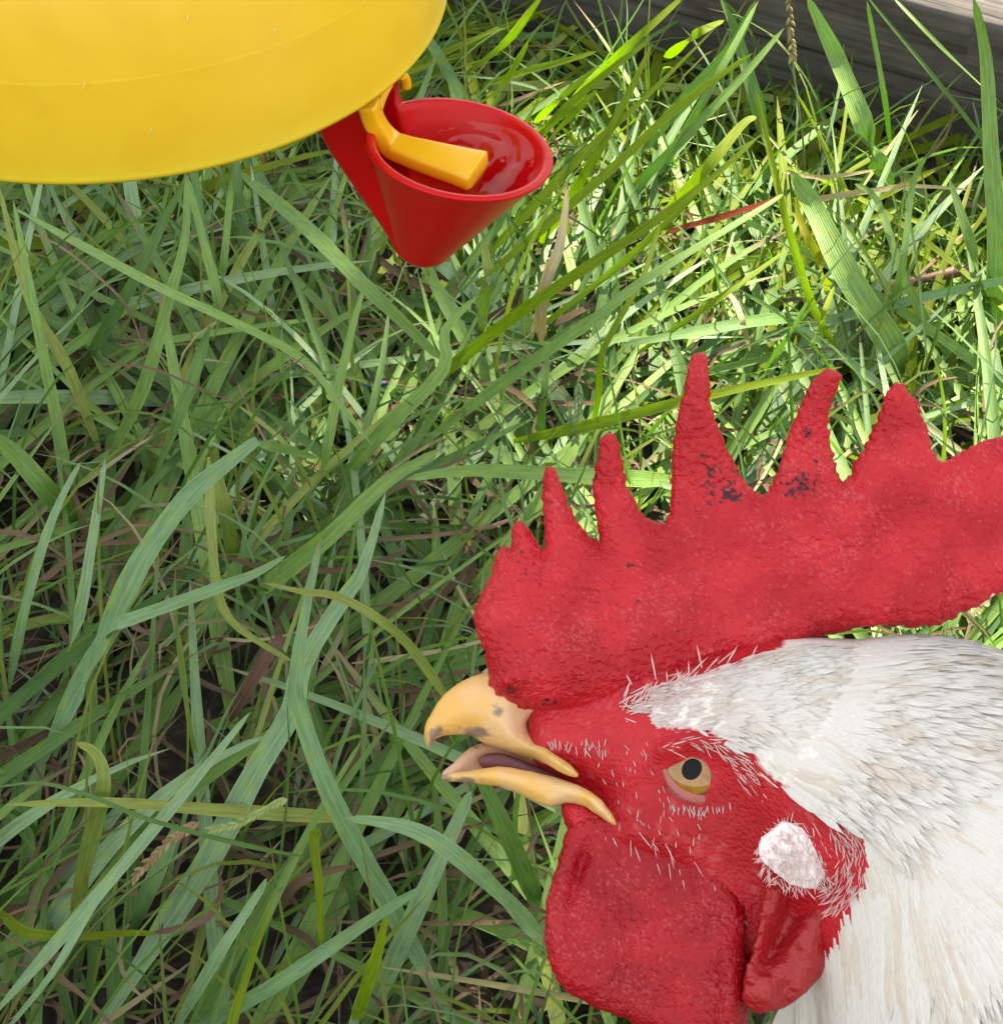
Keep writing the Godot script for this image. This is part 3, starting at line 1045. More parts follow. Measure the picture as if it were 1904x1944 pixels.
func build_beak():
	var smut := noise(FastNoiseLite.TYPE_SIMPLEX, 0.03, 4, 91)
	var grime := func(p: Vector3, list: Array) -> float:
		var g := 0.0
		for s in list:
			var d: float = Vector2((p.x - s[0]) / s[2], (p.y - s[1]) / s[3]).length()
			g = maxf(g, clampf((1.0 - d + 0.8 * smut.get_noise_3dv(p)) * 1.6, 0, 0.85))
		return g
	var upper := curve([811, 1421, 805, 1398, 812, 1366, 831, 1332, 858, 1305, 890, 1286, 924, 1277, 975, 1268, 1055, 1285, 1050, 1335, 1012, 1356, 1000, 1376, 1014, 1400, 1046, 1426, 1084, 1453, 1101, 1477, 1066, 1466, 1025, 1445, 979, 1432, 942, 1418, 911, 1407, 893, 1397, 862, 1394, 834, 1399, 821, 1413])
	var form := sheet(upper, 5.0, func(p: Vector2) -> float: return lerpf(40.0, 72.0, smoothstep(820.0, 960.0, p.x)), func(p: Vector2) -> float: return lerpf(30.0, 76.0, smoothstep(815.0, 950.0, p.x)) - 18.0 * smoothstep(960.0, 1005.0, p.x) - 26.0 * smoothstep(1000.0, 1030.0, p.x) * smoothstep(1390.0, 1350.0, p.y),
		func(p: Vector2) -> float: return 82.0 * smoothstep(1000.0, 1062.0, p.x), func(p: Vector3) -> float: return 2.0 * smut.get_noise_3dv(p * 0.5))
	var horn := func(p: Vector3) -> Color:
		var c := Color(0.75, 0.43, 0.11).lerp(Color(0.73, 0.50, 0.30), clampf((p.x - 850) / 150.0 + 0.5 * smut.get_noise_3dv(p * 0.4), 0, 1))
		c = c.lerp(Color(0.66, 0.34, 0.25), clampf((p.x - 975) / 60.0 + 0.6 * smut.get_noise_3dv(p * 0.7), 0, 0.8) * clampf((1425 - p.y) / 40.0, 0, 1))
		c = c.lerp(Color(0.70, 0.44, 0.14), clampf((p.y - 1390) / 40.0, 0, 1) * clampf((p.x - 920) / 60.0, 0, 1))
		return c.lerp(Color(0.17, 0.13, 0.13), grime.call(p, [[828, 1388, 22, 14], [822, 1400, 10, 14], [905, 1390, 36, 12], [945, 1350, 12, 14], [940, 1340, 9, 8]]))
	put("upper_beak", worldly(form, horn), M.horn, rooster)
	var lower := curve([835, 1476, 858, 1466, 889, 1464, 942, 1455, 985, 1460, 1035, 1471, 1096, 1489, 1143, 1520, 1172, 1566, 1155, 1562, 1112, 1532, 1075, 1524, 1040, 1532, 991, 1510, 948, 1494, 886, 1486, 850, 1484])
	var low := sheet(lower, 5.0, func(p): return 24.0, func(p: Vector2) -> float: return lerpf(14.0, 30.0, smoothstep(840.0, 930.0, p.x)), func(p: Vector2) -> float: return lerpf(4.0, 66.0, smoothstep(835.0, 960.0, p.x)) + 60.0 * smoothstep(1060.0, 1170.0, p.x), func(p: Vector3) -> float: return 1.5 * smut.get_noise_3dv(p))
	# the far side of the lower beak and its sole
	var far_line := curve([835, 1474, 858, 1450, 889, 1421, 920, 1409, 954, 1413, 991, 1430, 1035, 1452, 1110, 1480, 1110, 1530, 1035, 1520, 948, 1488, 886, 1482])
	var far := sheet(far_line, 6.0, func(p): return 18.0, func(p): return 15.0, func(p: Vector2) -> float: return lerpf(0.0, -42.0, smoothstep(835.0, 950.0, p.x)), func(p): return 0.0)
	var first: int = low.v.size()
	low.v.append_array(far.v)
	for k in far.i: low.i.append(k + first)
	put("lower_beak", worldly(low, func(p: Vector3) -> Color:
		var c := Color(0.74, 0.43, 0.11).lerp(Color(0.72, 0.47, 0.24), clampf(0.5 + smut.get_noise_3dv(p * 0.4), 0, 1))
		if p.z < 12: c = Color(0.62, 0.38, 0.24)
		return c.lerp(Color(0.20, 0.14, 0.12), grime.call(p, [[880, 1482, 30, 8], [850, 1478, 14, 8], [905, 1418, 12, 6]]))), M.horn, rooster)
	var tongue := sheet(curve([905, 1440, 950, 1428, 1010, 1450, 1100, 1482, 1120, 1510, 1030, 1500, 940, 1478]), 6.0, func(p): return 18.0, func(p): return 13.0, func(p): return 0.0, func(p): return 0.0)
	put("tongue", worldly(tongue, func(p): return Color(0.16, 0.046, 0.056)), M.mouth, rooster)


func build_eye():
	var z := 178.0
	for q in [[1262, 1470], [1325, 1530], [1395, 1490]]: z = minf(z, surface_z(q[0], q[1]) + 26.0)
	var c := Vector3(eye_at.x, eye_at.y, z - 80.0)
	var r := 80.0
	# eyeball: rings round the axis that looks at the lens side
	var v := PackedVector3Array()
	var col := PackedColorArray()
	var idx := PackedInt32Array()
	var fleck := noise(FastNoiseLite.TYPE_SIMPLEX, 0.4, 3, 95)
	var rings := 30
	var sides := 48
	var look := Vector3(-0.12, -0.10, 1).normalized()
	var ax := Vector3(1, 0, 0.16).normalized()
	ax = (ax - look * ax.dot(look)).normalized()
	var ay := look.cross(ax)
	for k in rings + 1:
		var a := PI * 0.72 * k / rings
		for s in sides:
			var w := TAU * s / sides
			var d := look * cos(a) + (ax * cos(w) + ay * sin(w)) * sin(a)
			v.append(hp(c + d * r))
			var deg := rad_to_deg(a)
			var streak := fleck.get_noise_2d(cos(w) * 9.0, sin(w) * 9.0 + deg * 0.02)
			var iris := Color(0.36, 0.165, 0.018).lerp(Color(0.24, 0.12, 0.022), clampf(0.5 + streak, 0, 1))
			iris = iris.lerp(Color(0.42, 0.24, 0.045), clampf(absf(deg - 26) / 14.0 - 0.5, 0, 0.7))
			var rim := Color(0.055, 0.05, 0.07)
			col.append(iris.lerp(rim, smoothstep(35.0, 39.0, deg)).lerp(Color(0.30, 0.14, 0.12), smoothstep(44.0, 47.0, deg)))
	for k in rings:
		for s in sides:
			var p := k * sides + s
			var q := k * sides + (s + 1) % sides
			idx.append_array([p, q, p + sides, q, q + sides, p + sides])
	var eye := put("eye", finish(v, idx, col), M.iris, rooster)
	# pupil: a slightly proud dark cap
	v = PackedVector3Array()
	idx = PackedInt32Array()
	for k in 7:
		for s in sides:
			var w := TAU * s / sides
			var a := deg_to_rad(15.0) * k / 6 * (1.0 + 0.06 * cos(2 * w + 2.0))
			var d := look * cos(a) + (ax * cos(w) + ay * sin(w)) * sin(a)
			v.append(hp(c + d * (r + 0.9 - 1.2 * float(k / 6))))
	for k in 6:
		for s in sides:
			var p := k * sides + s
			var q := k * sides + (s + 1) % sides
			idx.append_array([p, q, p + sides, q, q + sides, p + sides])
	put("pupil", finish(v, idx), M.pupil, eye)
	# lids: fleshy rings that follow the ball
	var on_ball := func(x: float, y: float) -> Vector3:
		return Vector3(x, y, c.z + sqrt(maxf(r * r - Vector2(x - c.x, y - c.y).length_squared(), 900.0)))
	var upper := []
	for q in [[1260, 1463], [1267, 1440], [1287, 1428], [1315, 1429], [1345, 1440], [1370, 1459], [1387, 1480]]: upper.append(on_ball.call(q[0], q[1]))
	var lower := []
	for q in [[1385, 1474], [1384, 1494], [1366, 1508], [1336, 1513], [1306, 1507], [1282, 1490], [1268, 1468], [1266, 1456]]: lower.append(on_ball.call(q[0], q[1]) - Vector3(0, 0, 4))
	for row in [["eyelid", upper, 12.0, "upper lid", M.face_skin], ["eyelid", lower, 14.0, "pale lower lid", M.eyelid]]:
		v = PackedVector3Array()
		idx = PackedInt32Array()
		var w: float = row[2]
		tube(v, idx, smooth3(row[1], 6), func(t): return w * (0.45 + 0.55 * sin(PI * t)), 12, 0.45, Vector3(0, 0, 1))
		var vv := PackedVector3Array()
		var cc := PackedColorArray()
		for p in v:
			vv.append(hp(p))
			cc.append(Color(0.40, 0.010, 0.018))
		tag(put(row[0], finish(vv, idx, cc), row[4], rooster), row[3])


func strip(acc: Dictionary, p: Vector3, dir: Vector3, nor: Vector3, length: float, wide: float, lift: float, color: Color, segs := 4) -> void:
	# one feather or hair: a tapering card of two halves, in drawing units, that rises by lift and curls back
	var side := dir.cross(nor).normalized()
	var first: int = acc.v.size()
	for k in segs + 1:
		var t := float(k) / segs
		var w := wide * (0.55 + 0.6 * t) * sqrt(maxf(1.0 - pow(t, 2.6), 0.0)) * 0.5
		var c := p + dir * (length * t) + nor * (lift * sin(t * 2.4) - 2.0)
		for s in [-1.0, 0.0, 1.0]:
			acc.v.append(hp(c + side * (w * s) + nor * (wide * 0.10 * (1.0 - absf(s)))))
			var n: Vector3 = (nor + side * (0.18 * s) + dir * (0.25 * lift / length)).normalized()
			acc.n.append(Vector3.RIGHT * n.x - upward * n.y - ahead * n.z)
			acc.c.append(color)
			acc.u.append(Vector2(0.5 + 0.5 * s, t))
	for k in segs:
		for s in 2:
			var q := first + k * 3 + s
			acc.i.append_array([q, q + 1, q + 3, q + 1, q + 4, q + 3])


func flow(x: float, y: float) -> Vector2:
	var sum := Vector2.ZERO
	for a in [[1230, 1345, 1, 0.0], [1400, 1310, 1, 0.05], [1550, 1230, 1, -0.05], [1700, 1270, 1, 0.28], [1900, 1300, 1, 0.3], [1420, 1420, 0.9, 0.5], [1550, 1480, 0.9, 0.5], [1700, 1420, 0.92, 0.38], [1640, 1560, 0.62, 0.8], [1850, 1600, 0.8, 0.6], [1670, 1700, 0.15, 1], [1800, 1800, 0.4, 0.9], [1600, 1880, -0.12, 1], [1500, 1950, -0.3, 1], [1880, 1920, 0.35, 0.95], [2600, 2100, 0.85, 0.6], [3600, 2600, 0.9, 0.4]]:
		var d := Vector2(x - a[0], y - a[1]).length_squared()
		sum += Vector2(a[2], a[3]) / (d * d / 4e4 + 400.0)
	return sum.normalized()


func build_feathers(net: Dictionary):
	var v: PackedVector3Array = net.v
	var idx: PackedInt32Array = net.i
	var acc := new_acc()
	var stain := noise(FastNoiseLite.TYPE_SIMPLEX, 0.0075, 3, 101)
	var tri := []
	var area := PackedFloat32Array()
	var total := 0.0
	for k in range(0, idx.size(), 3):
		var a := v[idx[k]]
		var b := v[idx[k + 1]]
		var c := v[idx[k + 2]]
		var m := (a + b + c) / 3
		if not Geometry2D.is_point_in_polygon(Vector2(m.x, m.y), WHITE): continue
		if absf(m.z) < 80 and m.x < 1560: continue
		var seen := 1.0 if m.x < 1960 and m.y < 2010 and m.z > -120 else 0.14
		if m.x > 2500: seen = 0.05
		seen *= lerpf(5.0, 1.0, smoothstep(1300.0, 1640.0, m.x))
		total += (b - a).cross(c - a).length() * 0.5 * seen
		tri.append(k)
		area.append(total)
	var clump := noise(FastNoiseLite.TYPE_SIMPLEX_SMOOTH, 0.012, 2, 103)
	for n in 30000:
		var w := rng.randf() * total
		var k: int = tri[mini(area.bsearch(w), tri.size() - 1)]
		var a := v[idx[k]]
		var b := v[idx[k + 1]]
		var c := v[idx[k + 2]]
		var r1 := sqrt(rng.randf())
		var r2 := rng.randf()
		var p := a * (1 - r1) + b * (r1 * (1 - r2)) + c * (r1 * r2)
		var e := 6.0
		var nor := Vector3(body_form(p + Vector3(e, 0, 0)) - body_form(p - Vector3(e, 0, 0)), body_form(p + Vector3(0, e, 0)) - body_form(p - Vector3(0, e, 0)), body_form(p + Vector3(0, 0, e)) - body_form(p - Vector3(0, 0, e))).normalized()
		var f := flow(p.x, p.y)
		var broad := n < 21000
		var turn := rng.randfn() * lerpf(0.20, 0.05, smoothstep(1250.0, 1600.0, p.x)) + 0.2 * clump.get_noise_3dv(p)
		f = f.rotated(turn)
		var dir := Vector3(f.x, f.y, 0)
		dir = (dir - nor * dir.dot(nor)).normalized()
		var far := smoothstep(1200.0, 1950.0, p.x + (p.y - 1400) * 0.45)
		var length := lerpf(40.0, 210.0, far) * rng.randf_range(0.65, 1.25)
		var wide := (lerpf(7.0, 36.0, far) if broad else lerpf(3.5, 7.0, far)) * rng.randf_range(0.7, 1.2)
		var segs := 4 if broad else 3
		if p.x > 2450:
			length *= 2.2
			wide *= 4.0
		var s := stain.get_noise_2d(p.x * 1.0 + p.y * 0.35, p.y * 1.9 - p.x * 0.5) + 0.08 * rng.randfn()
		var color := Color(0.88, 0.86, 0.82).lerp(Color(0.70, 0.53, 0.36), clampf((s - 0.12) * 1.2, 0, 0.40))
		if p.x < 1480: color = color.lerp(Color(0.66, 0.50, 0.47), smoothstep(1480.0, 1230.0, p.x) * rng.randf_range(0.3, 0.9))
		strip(acc, p, dir, nor, length, wide, (lerpf(1.0, 3.0, far) if broad else lerpf(1.0, 2.6, far)) * rng.randf_range(0.3, 1.5), color, segs)
	tag(put("neck_feathers", commit(acc), M.feather, rooster), "white hackle feathers stained buff in places", "", "", "stuff")
	# hair-like feathers on the bare face
	var hair := new_acc()
	var patches := [
		[PackedVector2Array([Vector2(1110, 1400), Vector2(1240, 1400), Vector2(1260, 1500), Vector2(1330, 1545), Vector2(1330, 1620), Vector2(1180, 1560), Vector2(1110, 1480)]), 46, 14.0, 0.2],
		[PackedVector2Array([Vector2(1130, 1555), Vector2(1200, 1560), Vector2(1330, 1640), Vector2(1400, 1720), Vector2(1390, 1800), Vector2(1330, 1750), Vector2(1230, 1660), Vector2(1140, 1600)]), 60, 32.0, 0.25],
		[PackedVector2Array([Vector2(1030, 1400), Vector2(1145, 1400), Vector2(1150, 1425), Vector2(1040, 1415)]), 26, 18.0, 0.1],
		[PackedVector2Array([Vector2(1580, 1570), Vector2(1640, 1590), Vector2(1640, 1700), Vector2(1580, 1740), Vector2(1560, 1700), Vector2(1590, 1640)]), 130, 24.0, 0.3],
		[PackedVector2Array([Vector2(1270, 1522), Vector2(1330, 1530), Vector2(1385, 1522), Vector2(1385, 1530), Vector2(1330, 1540), Vector2(1265, 1530)]), 40, 14.0, 0.05],
		[PackedVector2Array([Vector2(1290, 1392), Vector2(1370, 1412), Vector2(1445, 1475), Vector2(1425, 1482), Vector2(1365, 1430), Vector2(1290, 1408)]), 30, 22.0, 1.6],
		[PackedVector2Array([Vector2(1460, 1570), Vector2(1520, 1550), Vector2(1580, 1600), Vector2(1580, 1680), Vector2(1530, 1690), Vector2(1450, 1640)]), 260, 22.0, 0.9],
	]
	for row in patches:
		var poly: PackedVector2Array = row[0]
		var box := Rect2(poly[0], Vector2.ZERO)
		for q in poly: box = box.expand(q)
		var made := 0
		while made < row[1]:
			var q := box.position + Vector2(rng.randf(), rng.randf()) * box.size
			if not Geometry2D.is_point_in_polygon(q, poly): continue
			made += 1
			var z := surface_z(q.x, q.y)
			var d := Vector2(row[3], 1).normalized().rotated(rng.randfn() * 0.25)
			if row == patches[6]:
				d = Vector2(0.5, 0.85).rotated(rng.randfn() * 0.5)
				z = lobe_at.z + 16.0 * sqrt(maxf(1.0 - pow(q.distance_to(Vector2(lobe_at.x, lobe_at.y)) / 64.0, 2), 0.0))
			if row == patches[3]: d = (Vector2(1505, 1625) - q).orthogonal().normalized().rotated(rng.randfn() * 0.3)
			var nor := Vector3(0, 0.15, 1).normalized()
			strip(hair, Vector3(q.x, q.y, z), (Vector3(d.x, d.y, 0.15)).normalized(), nor, row[2] * rng.randf_range(0.6, 1.4), rng.randf_range(1.6, 2.7), 7.0, Color(0.68, 0.44, 0.44).lerp(Color(0.76, 0.62, 0.60), 1.0 if row == patches[6] else rng.randf()), 3)
	for n in 170:
		var a := rng.randf() * TAU
		var q := Vector2(lobe_at.x + cos(a) * 60, lobe_at.y + sin(a) * 58) * 1.0 + Vector2(rng.randfn(), rng.randfn()) * 4
		var d := (Vector2(cos(a), sin(a)) * 0.8 + Vector2(0.2, 0.6)).normalized().rotated(rng.randfn() * 0.4)
		strip(hair, Vector3(q.x, q.y, maxf(surface_z(q.x, q.y), lobe_at.z + 4)), Vector3(d.x, d.y, -0.05).normalized(), Vector3(0, 0.1, 1).normalized(), rng.randf_range(10, 24), rng.randf_range(1.5, 2.6), 3.0, Color(0.74, 0.50, 0.50), 3)
	# the feathering thins out over the red skin above and behind the eye
	for n in 330:
		var t := rng.randf()
		var edge := smooth_edge(t)
		var q := edge + Vector2(-0.35, 1).normalized() * pow(rng.randf(), 1.6) * 48.0
		if q.distance_to(Vector2(eye_at.x, eye_at.y)) < 62: continue
		var f := flow(q.x, q.y).rotated(rng.randfn() * 0.3)
		strip(hair, Vector3(q.x, q.y, surface_z(q.x, q.y)), Vector3(f.x, f.y, 0.12).normalized(), Vector3(0, 0, 1), rng.randf_range(14, 44), rng.randf_range(1.6, 3.0), 3.0, Color(0.78, 0.66, 0.63).lerp(Color(0.68, 0.40, 0.40), rng.randf()), 3)
	# tufts that stand up against the root of the comb
	for n in 95:
		var q := Vector2(lerpf(1175, 1440, pow(rng.randf(), 1.3)), 0)
		q.y = lerpf(1345, 1255, (q.x - 1175) / 265.0) + rng.randfn() * 11
		var z := maxf(surface_z(q.x, q.y), 84.0)
		var d := Vector2(0.95, -0.35).rotated(rng.randfn() * 0.55)
		strip(hair, Vector3(q.x, q.y, z), Vector3(d.x, d.y, 0.2).normalized(), Vector3(0, 0, 1), rng.randf_range(22, 58), rng.randf_range(2.6, 4.5), 10.0, Color(0.74, 0.56, 0.54), 3)
	for q in [[1245, 1290, 1235, 1238], [1332, 1268, 1322, 1222], [1200, 1300, 1188, 1280], [1300, 1290, 1345, 1245]]:
		var d := Vector3(q[2] - q[0], q[3] - q[1], 8)
		strip(hair, Vector3(q[0], q[1], 88), d.normalized(), Vector3(0, 0, 1), d.length(), 4.0, 8.0, Color(0.72, 0.5, 0.48), 3)
	tag(put("face_bristles", commit(hair), M.feather, rooster), "pale hair-like feathers on the red skin", "", "", "stuff")


func smooth_edge(t: float) -> Vector2:
	# the lower border of the feathering, from the forehead to behind the ear
	var p := [Vector2(1235, 1378), Vector2(1320, 1385), Vector2(1390, 1405), Vector2(1425, 1460), Vector2(1480, 1498), Vector2(1560, 1528), Vector2(1640, 1560)]
	var f := t * (p.size() - 1.001)
	return (p[int(f)] as Vector2).lerp(p[int(f) + 1], f - int(f))


func build_legs():
	for s in [[0.235, -0.17, 0.0], [0.25, -0.03, 0.4]]:
		var v := PackedVector3Array()
		var idx := PackedInt32Array()
		var foot := Vector3(s[0], 0.012, s[1])
		tube(v, idx, smooth3([foot + Vector3(0.07, 0.15, 0.0), foot + Vector3(0.035, 0.085, 0), foot + Vector3(0.004, 0.02, 0), foot], 5), func(t): return 0.011 - 0.004 * t, 10)
		for a in [-0.5, 0.0, 0.5, 2.9]:
			var d := Vector3(-cos(a + s[2]), 0, sin(a + s[2])) * (0.06 if absf(a) < 1 else 0.025)
			tube(v, idx, smooth3([foot, foot + d * 0.5 + Vector3(0, 0.006, 0), foot + d + Vector3(0, -0.004, 0)], 4), func(t): return 0.0065 - 0.004 * t, 8)
		put("leg", finish(v, idx), M.leg_scale, rooster)
	for k in 8:
		var acc := new_acc()
		strip(acc, Vector3(5350, 2950 + k * 20, 260 + (k % 3 - 1) * 90), Vector3(0.8, -0.75 + k * 0.12, (k % 3 - 1) * 0.12).normalized(), Vector3(0.2, 0.1, 1).normalized(), 1500 - k * 70, 330, 120, Color(0.8, 0.78, 0.74), 9)
		put("tail_feather", commit(acc), M.feather, rooster)

# ---------------------------------------------------------------- grass

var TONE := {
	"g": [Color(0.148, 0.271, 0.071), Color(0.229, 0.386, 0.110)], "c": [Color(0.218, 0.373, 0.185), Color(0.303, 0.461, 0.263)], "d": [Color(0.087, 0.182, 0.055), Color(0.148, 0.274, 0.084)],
	"y": [Color(0.200, 0.300, 0.016), Color(0.270, 0.370, 0.030)], "Y": [Color(0.420, 0.400, 0.030), Color(0.380, 0.380, 0.030)], "o": [Color(0.240, 0.321, 0.074), Color(0.310, 0.367, 0.107)], "b": [Color(0.165, 0.110, 0.077), Color(0.264, 0.193, 0.132)],  # the yellow green also serves as sunlight put into the leaf colour
	"s": [Color(0.36, 0.34, 0.18), Color(0.42, 0.38, 0.24)], "p": [Color(0.17, 0.10, 0.085), Color(0.22, 0.14, 0.12)], "r": [Color(0.19, 0.035, 0.016), Color(0.24, 0.07, 0.03)]}


func tone(kind: String) -> Color:
	return (TONE[kind][0] as Color).lerp(TONE[kind][1], rng.randf())


func leaf_blade(acc: Dictionary, line: PackedVector3Array, wide: float, face: Vector3, fold: float, twist: float, color: Color, tip: Color, tip_from: float, blunt := 0.5) -> void:
	# a grass leaf along line: three points across, the middle one sunk into a keel
	var n := line.size()
	var first: int = acc.v.size()
	var run := 0.0
	var shift := rng.randf() * 9.0
	for k in n:
		var t := float(k) / (n - 1)
		var dir := (line[mini(k + 1, n - 1)] - line[maxi(k - 1, 0)]).normalized()
		var side := dir.cross(face).normalized().rotated(dir, twist * (t - 0.4))
		var nor := side.cross(dir).normalized()
		if nor.dot(face) < 0: nor = -nor
		if k: run += line[k].distance_to(line[k - 1])
		var w := wide * 0.5 * pow(maxf(1.0 - t, 0.0), blunt) * (0.28 + 0.72 * smoothstep(0.0, 0.16, t)) * (1.0 + 0.05 * sin(run * 130.0 + shift))
		var c := color
		if t > tip_from: c = color.lerp(tip, clampf((t - tip_from) / 0.06, 0, 1))
		for s in [-1.0, 0.0, 1.0]:
			acc.v.append(line[k] + side * (w * s) - nor * (w * fold * (1.0 - absf(s))))
			acc.n.append((nor - side * (s * fold * 1.1)).normalized())
			acc.c.append(c)
			acc.u.append(Vector2(0.5 + 0.5 * s, run * 7.0 + shift))
	for k in n - 1:
		for s in 2:
			var p := first + k * 3 + s
			acc.i.append_array([p, p + 3, p + 1, p + 1, p + 3, p + 4])


func grown(root: Vector3, heading: float, length: float, rise: float, droop: float, wob: float, segs: int) -> PackedVector3Array:
	# a leaf that leaves the root at the angle rise above the ground and bends over by droop
	var out := PackedVector3Array()
	var p := root
	var h := heading
	for k in segs + 1:
		out.append(p)
		var t := float(k) / segs
		var a := rise - droop * t * t
		h += wob / segs
		var step := length / segs
		p += Vector3(sin(h) * cos(a), sin(a), -cos(h) * cos(a)) * step
		if p.y < 0.006 + 0.01 * t: p.y = 0.006 + 0.01 * t
	return out


func timber_gap(p: Vector3) -> float:                    # how far p lies behind the front of the timber
	var a := at(900, 50, 0)
	var along := (at(1904, 342, 0) - a).normalized()
	return (p - a).dot(Vector3(along.z, 0, -along.x))


func clear_of_timber(p: Vector3) -> bool:
	var d := timber_gap(p)
	return d < -0.012 or d > 0.115


func build_grass():
	var green := new_acc()
	var dry := new_acc()
	var fine := new_acc()
	var waxy := new_acc()
	# the leaves that can be told apart
	for h in HERO:
		var pts := []
		var xy: Array = h[6]
		var n := xy.size() / 2
		for k in n:
			var t := float(k) / (n - 1)
			var y: float = lerpf(h[3], h[4], smoothstep(0.0, 0.55, t)) if t < 0.55 else lerpf(h[4], h[5], (t - 0.55) / 0.45)
			pts.append(at(xy[2 * k], xy[2 * k + 1], y * 0.01 + 0.022 * smoothstep(0.0, 0.25, t)))
		var line := smooth3(pts, maxi(3, 18 / n))
		var away: float = (line[line.size() / 2] - EYE).dot(ahead)
		var wide: float = h[1] / focal * away * 1.12
		var face := ((EYE - line[line.size() / 2]).normalized() + Vector3(rng.randfn() * 0.25, 0.5, rng.randfn() * 0.2)).normalized()
		var kind: String = h[2]
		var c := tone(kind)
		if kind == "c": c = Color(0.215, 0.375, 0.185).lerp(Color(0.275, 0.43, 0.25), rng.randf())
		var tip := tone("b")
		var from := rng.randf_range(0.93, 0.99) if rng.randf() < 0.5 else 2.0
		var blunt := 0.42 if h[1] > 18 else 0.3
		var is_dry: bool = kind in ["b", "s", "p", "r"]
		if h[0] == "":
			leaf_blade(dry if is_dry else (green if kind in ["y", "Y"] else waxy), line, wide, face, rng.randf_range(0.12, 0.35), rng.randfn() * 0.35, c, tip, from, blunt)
			continue
		var one := new_acc()
		var root := line[0]
		for k in line.size(): line[k] -= root
		leaf_blade(one, line, wide, face, rng.randf_range(0.12, 0.30), rng.randfn() * 0.3, c, tip, from, blunt)
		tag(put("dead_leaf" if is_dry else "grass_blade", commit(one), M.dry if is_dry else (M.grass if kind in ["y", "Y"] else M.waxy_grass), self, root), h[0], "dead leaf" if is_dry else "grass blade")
	# leaves that fill the sward
	var made := 0
	var tuft := Vector3.ZERO
	var lean := 0.0
	var left := 0
	while made < 3900:
		if left <= 0:
			left = rng.randi_range(4, 11)
			tuft = Vector3(rng.randf_range(-0.62, 0.62), 0, lerpf(-0.22, -1.45, pow(rng.randf(), 0.8)))
			if made > 3450: tuft = Vector3(rng.randf_range(-0.2, 0.42), 0, rng.randf_range(-0.62, -1.05))
			lean = 0.32 + rng.randfn() * 0.5 + 0.3 * tuft.x
			if rng.randf() < 0.12: lean = rng.randf() * TAU
		left -= 1
		var p := tuft + Vector3(rng.randfn(), 0, rng.randfn()) * 0.014
		var x := p.x
		var z := p.z
		if z > -0.72 and x < 0.12 and rng.randf() < 0.40: continue
		if z < -0.68 and x < 0.05 and rng.randf() < 0.28: continue
		var gap := timber_gap(p)
		if gap > -0.015 and gap < 0.115: continue
		p.y = ground_height(x, z)
		made += 1
		var heading := lean + rng.randfn() * 0.38
		var length := rng.randf_range(0.13, 0.36)
		var wide := rng.randf_range(0.0034, 0.0098)
		var rise := clampf(rng.randfn() * 0.3 + 0.6, 0.1, 1.2)
		var droop := rng.randf_range(0.25, 1.1)
		var line := grown(p, heading, length, rise, droop, rng.randfn() * 0.2, 11)
		var top := 0.0
		for q in line: top = maxf(top, q.y)
		var most := rng.randf_range(0.020, 0.066)
		if gap > -0.24 and gap < 0.12:
			most *= 0.4
			if rng.randf() < 0.4: continue
		if top > most:
			for k in line.size(): line[k].y *= most / top
		var pick := rng.randf()
		var sunny := smoothstep(-0.62, -0.85, z + x * -0.55)  # sunlit ground: yellower leaf tones are picked here to paint in the sunlight
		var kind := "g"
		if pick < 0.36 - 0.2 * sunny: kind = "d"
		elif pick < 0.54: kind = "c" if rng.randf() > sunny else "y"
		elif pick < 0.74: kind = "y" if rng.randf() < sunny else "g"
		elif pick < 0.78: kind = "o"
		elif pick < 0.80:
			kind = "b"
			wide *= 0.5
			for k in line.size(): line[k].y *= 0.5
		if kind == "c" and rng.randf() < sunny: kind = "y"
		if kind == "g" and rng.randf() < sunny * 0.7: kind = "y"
		var face := Vector3(rng.randfn() * 0.5, 1.0, 0.5 + rng.randfn() * 0.4).normalized()
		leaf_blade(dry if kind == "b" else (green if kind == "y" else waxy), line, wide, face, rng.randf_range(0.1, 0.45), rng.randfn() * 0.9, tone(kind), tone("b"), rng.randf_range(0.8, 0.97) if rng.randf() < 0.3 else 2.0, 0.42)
	# thin stems and seedlings
	for k in 4600:
		var p := Vector3(rng.randf_range(-0.55, 0.55), 0, rng.randf_range(-0.2, -1.3))
		if not clear_of_timber(p): continue
		p.y = ground_height(p.x, p.z)
		var line := grown(p, rng.randf() * TAU if rng.randf() < 0.5 else 0.3 + rng.randfn() * 0.7, rng.randf_range(0.05, 0.15), rng.randf_range(0.2, 1.3), rng.randf_range(0.2, 1.6), rng.randfn() * 0.9, 7)
		leaf_blade(fine, line, rng.randf_range(0.0011, 0.0026), Vector3(rng.randfn() * 0.5, 1, 0.5).normalized(), 0.3, rng.randfn(), tone(["g", "d", "c", "o"][rng.randi() % 4]), tone("b"), 0.9, 0.35)
	# dead stems and litter near the soil
	for k in 6500:
		var p := Vector3(rng.randf_range(-0.55, 0.55), 0, rng.randf_range(-0.2, -1.3))
		if rng.randf() < maxf(smoothstep(-0.55, -0.85, p.z - 0.35 * p.x) * 0.94, 0.3): continue
		if not clear_of_timber(p): continue
		p.y = ground_height(p.x, p.z) + rng.randf_range(0.002, 0.03)
		var line := grown(p, rng.randf() * TAU, rng.randf_range(0.03, 0.11), rng.randf_range(-0.1, 0.5), rng.randf_range(0.0, 0.9), rng.randfn() * 1.6, 6)
		leaf_blade(dry, line, rng.randf_range(0.0008, 0.0034) * (1.6 if rng.randf() < 0.08 else 1.0), Vector3(rng.randfn() * 0.6, 1, 0.4).normalized(), 0.2, rng.randfn() * 1.5, tone("b" if rng.randf() < 0.8 else "s") * rng.randf_range(0.5, 1.2), tone("b"), 2.0, 0.35)
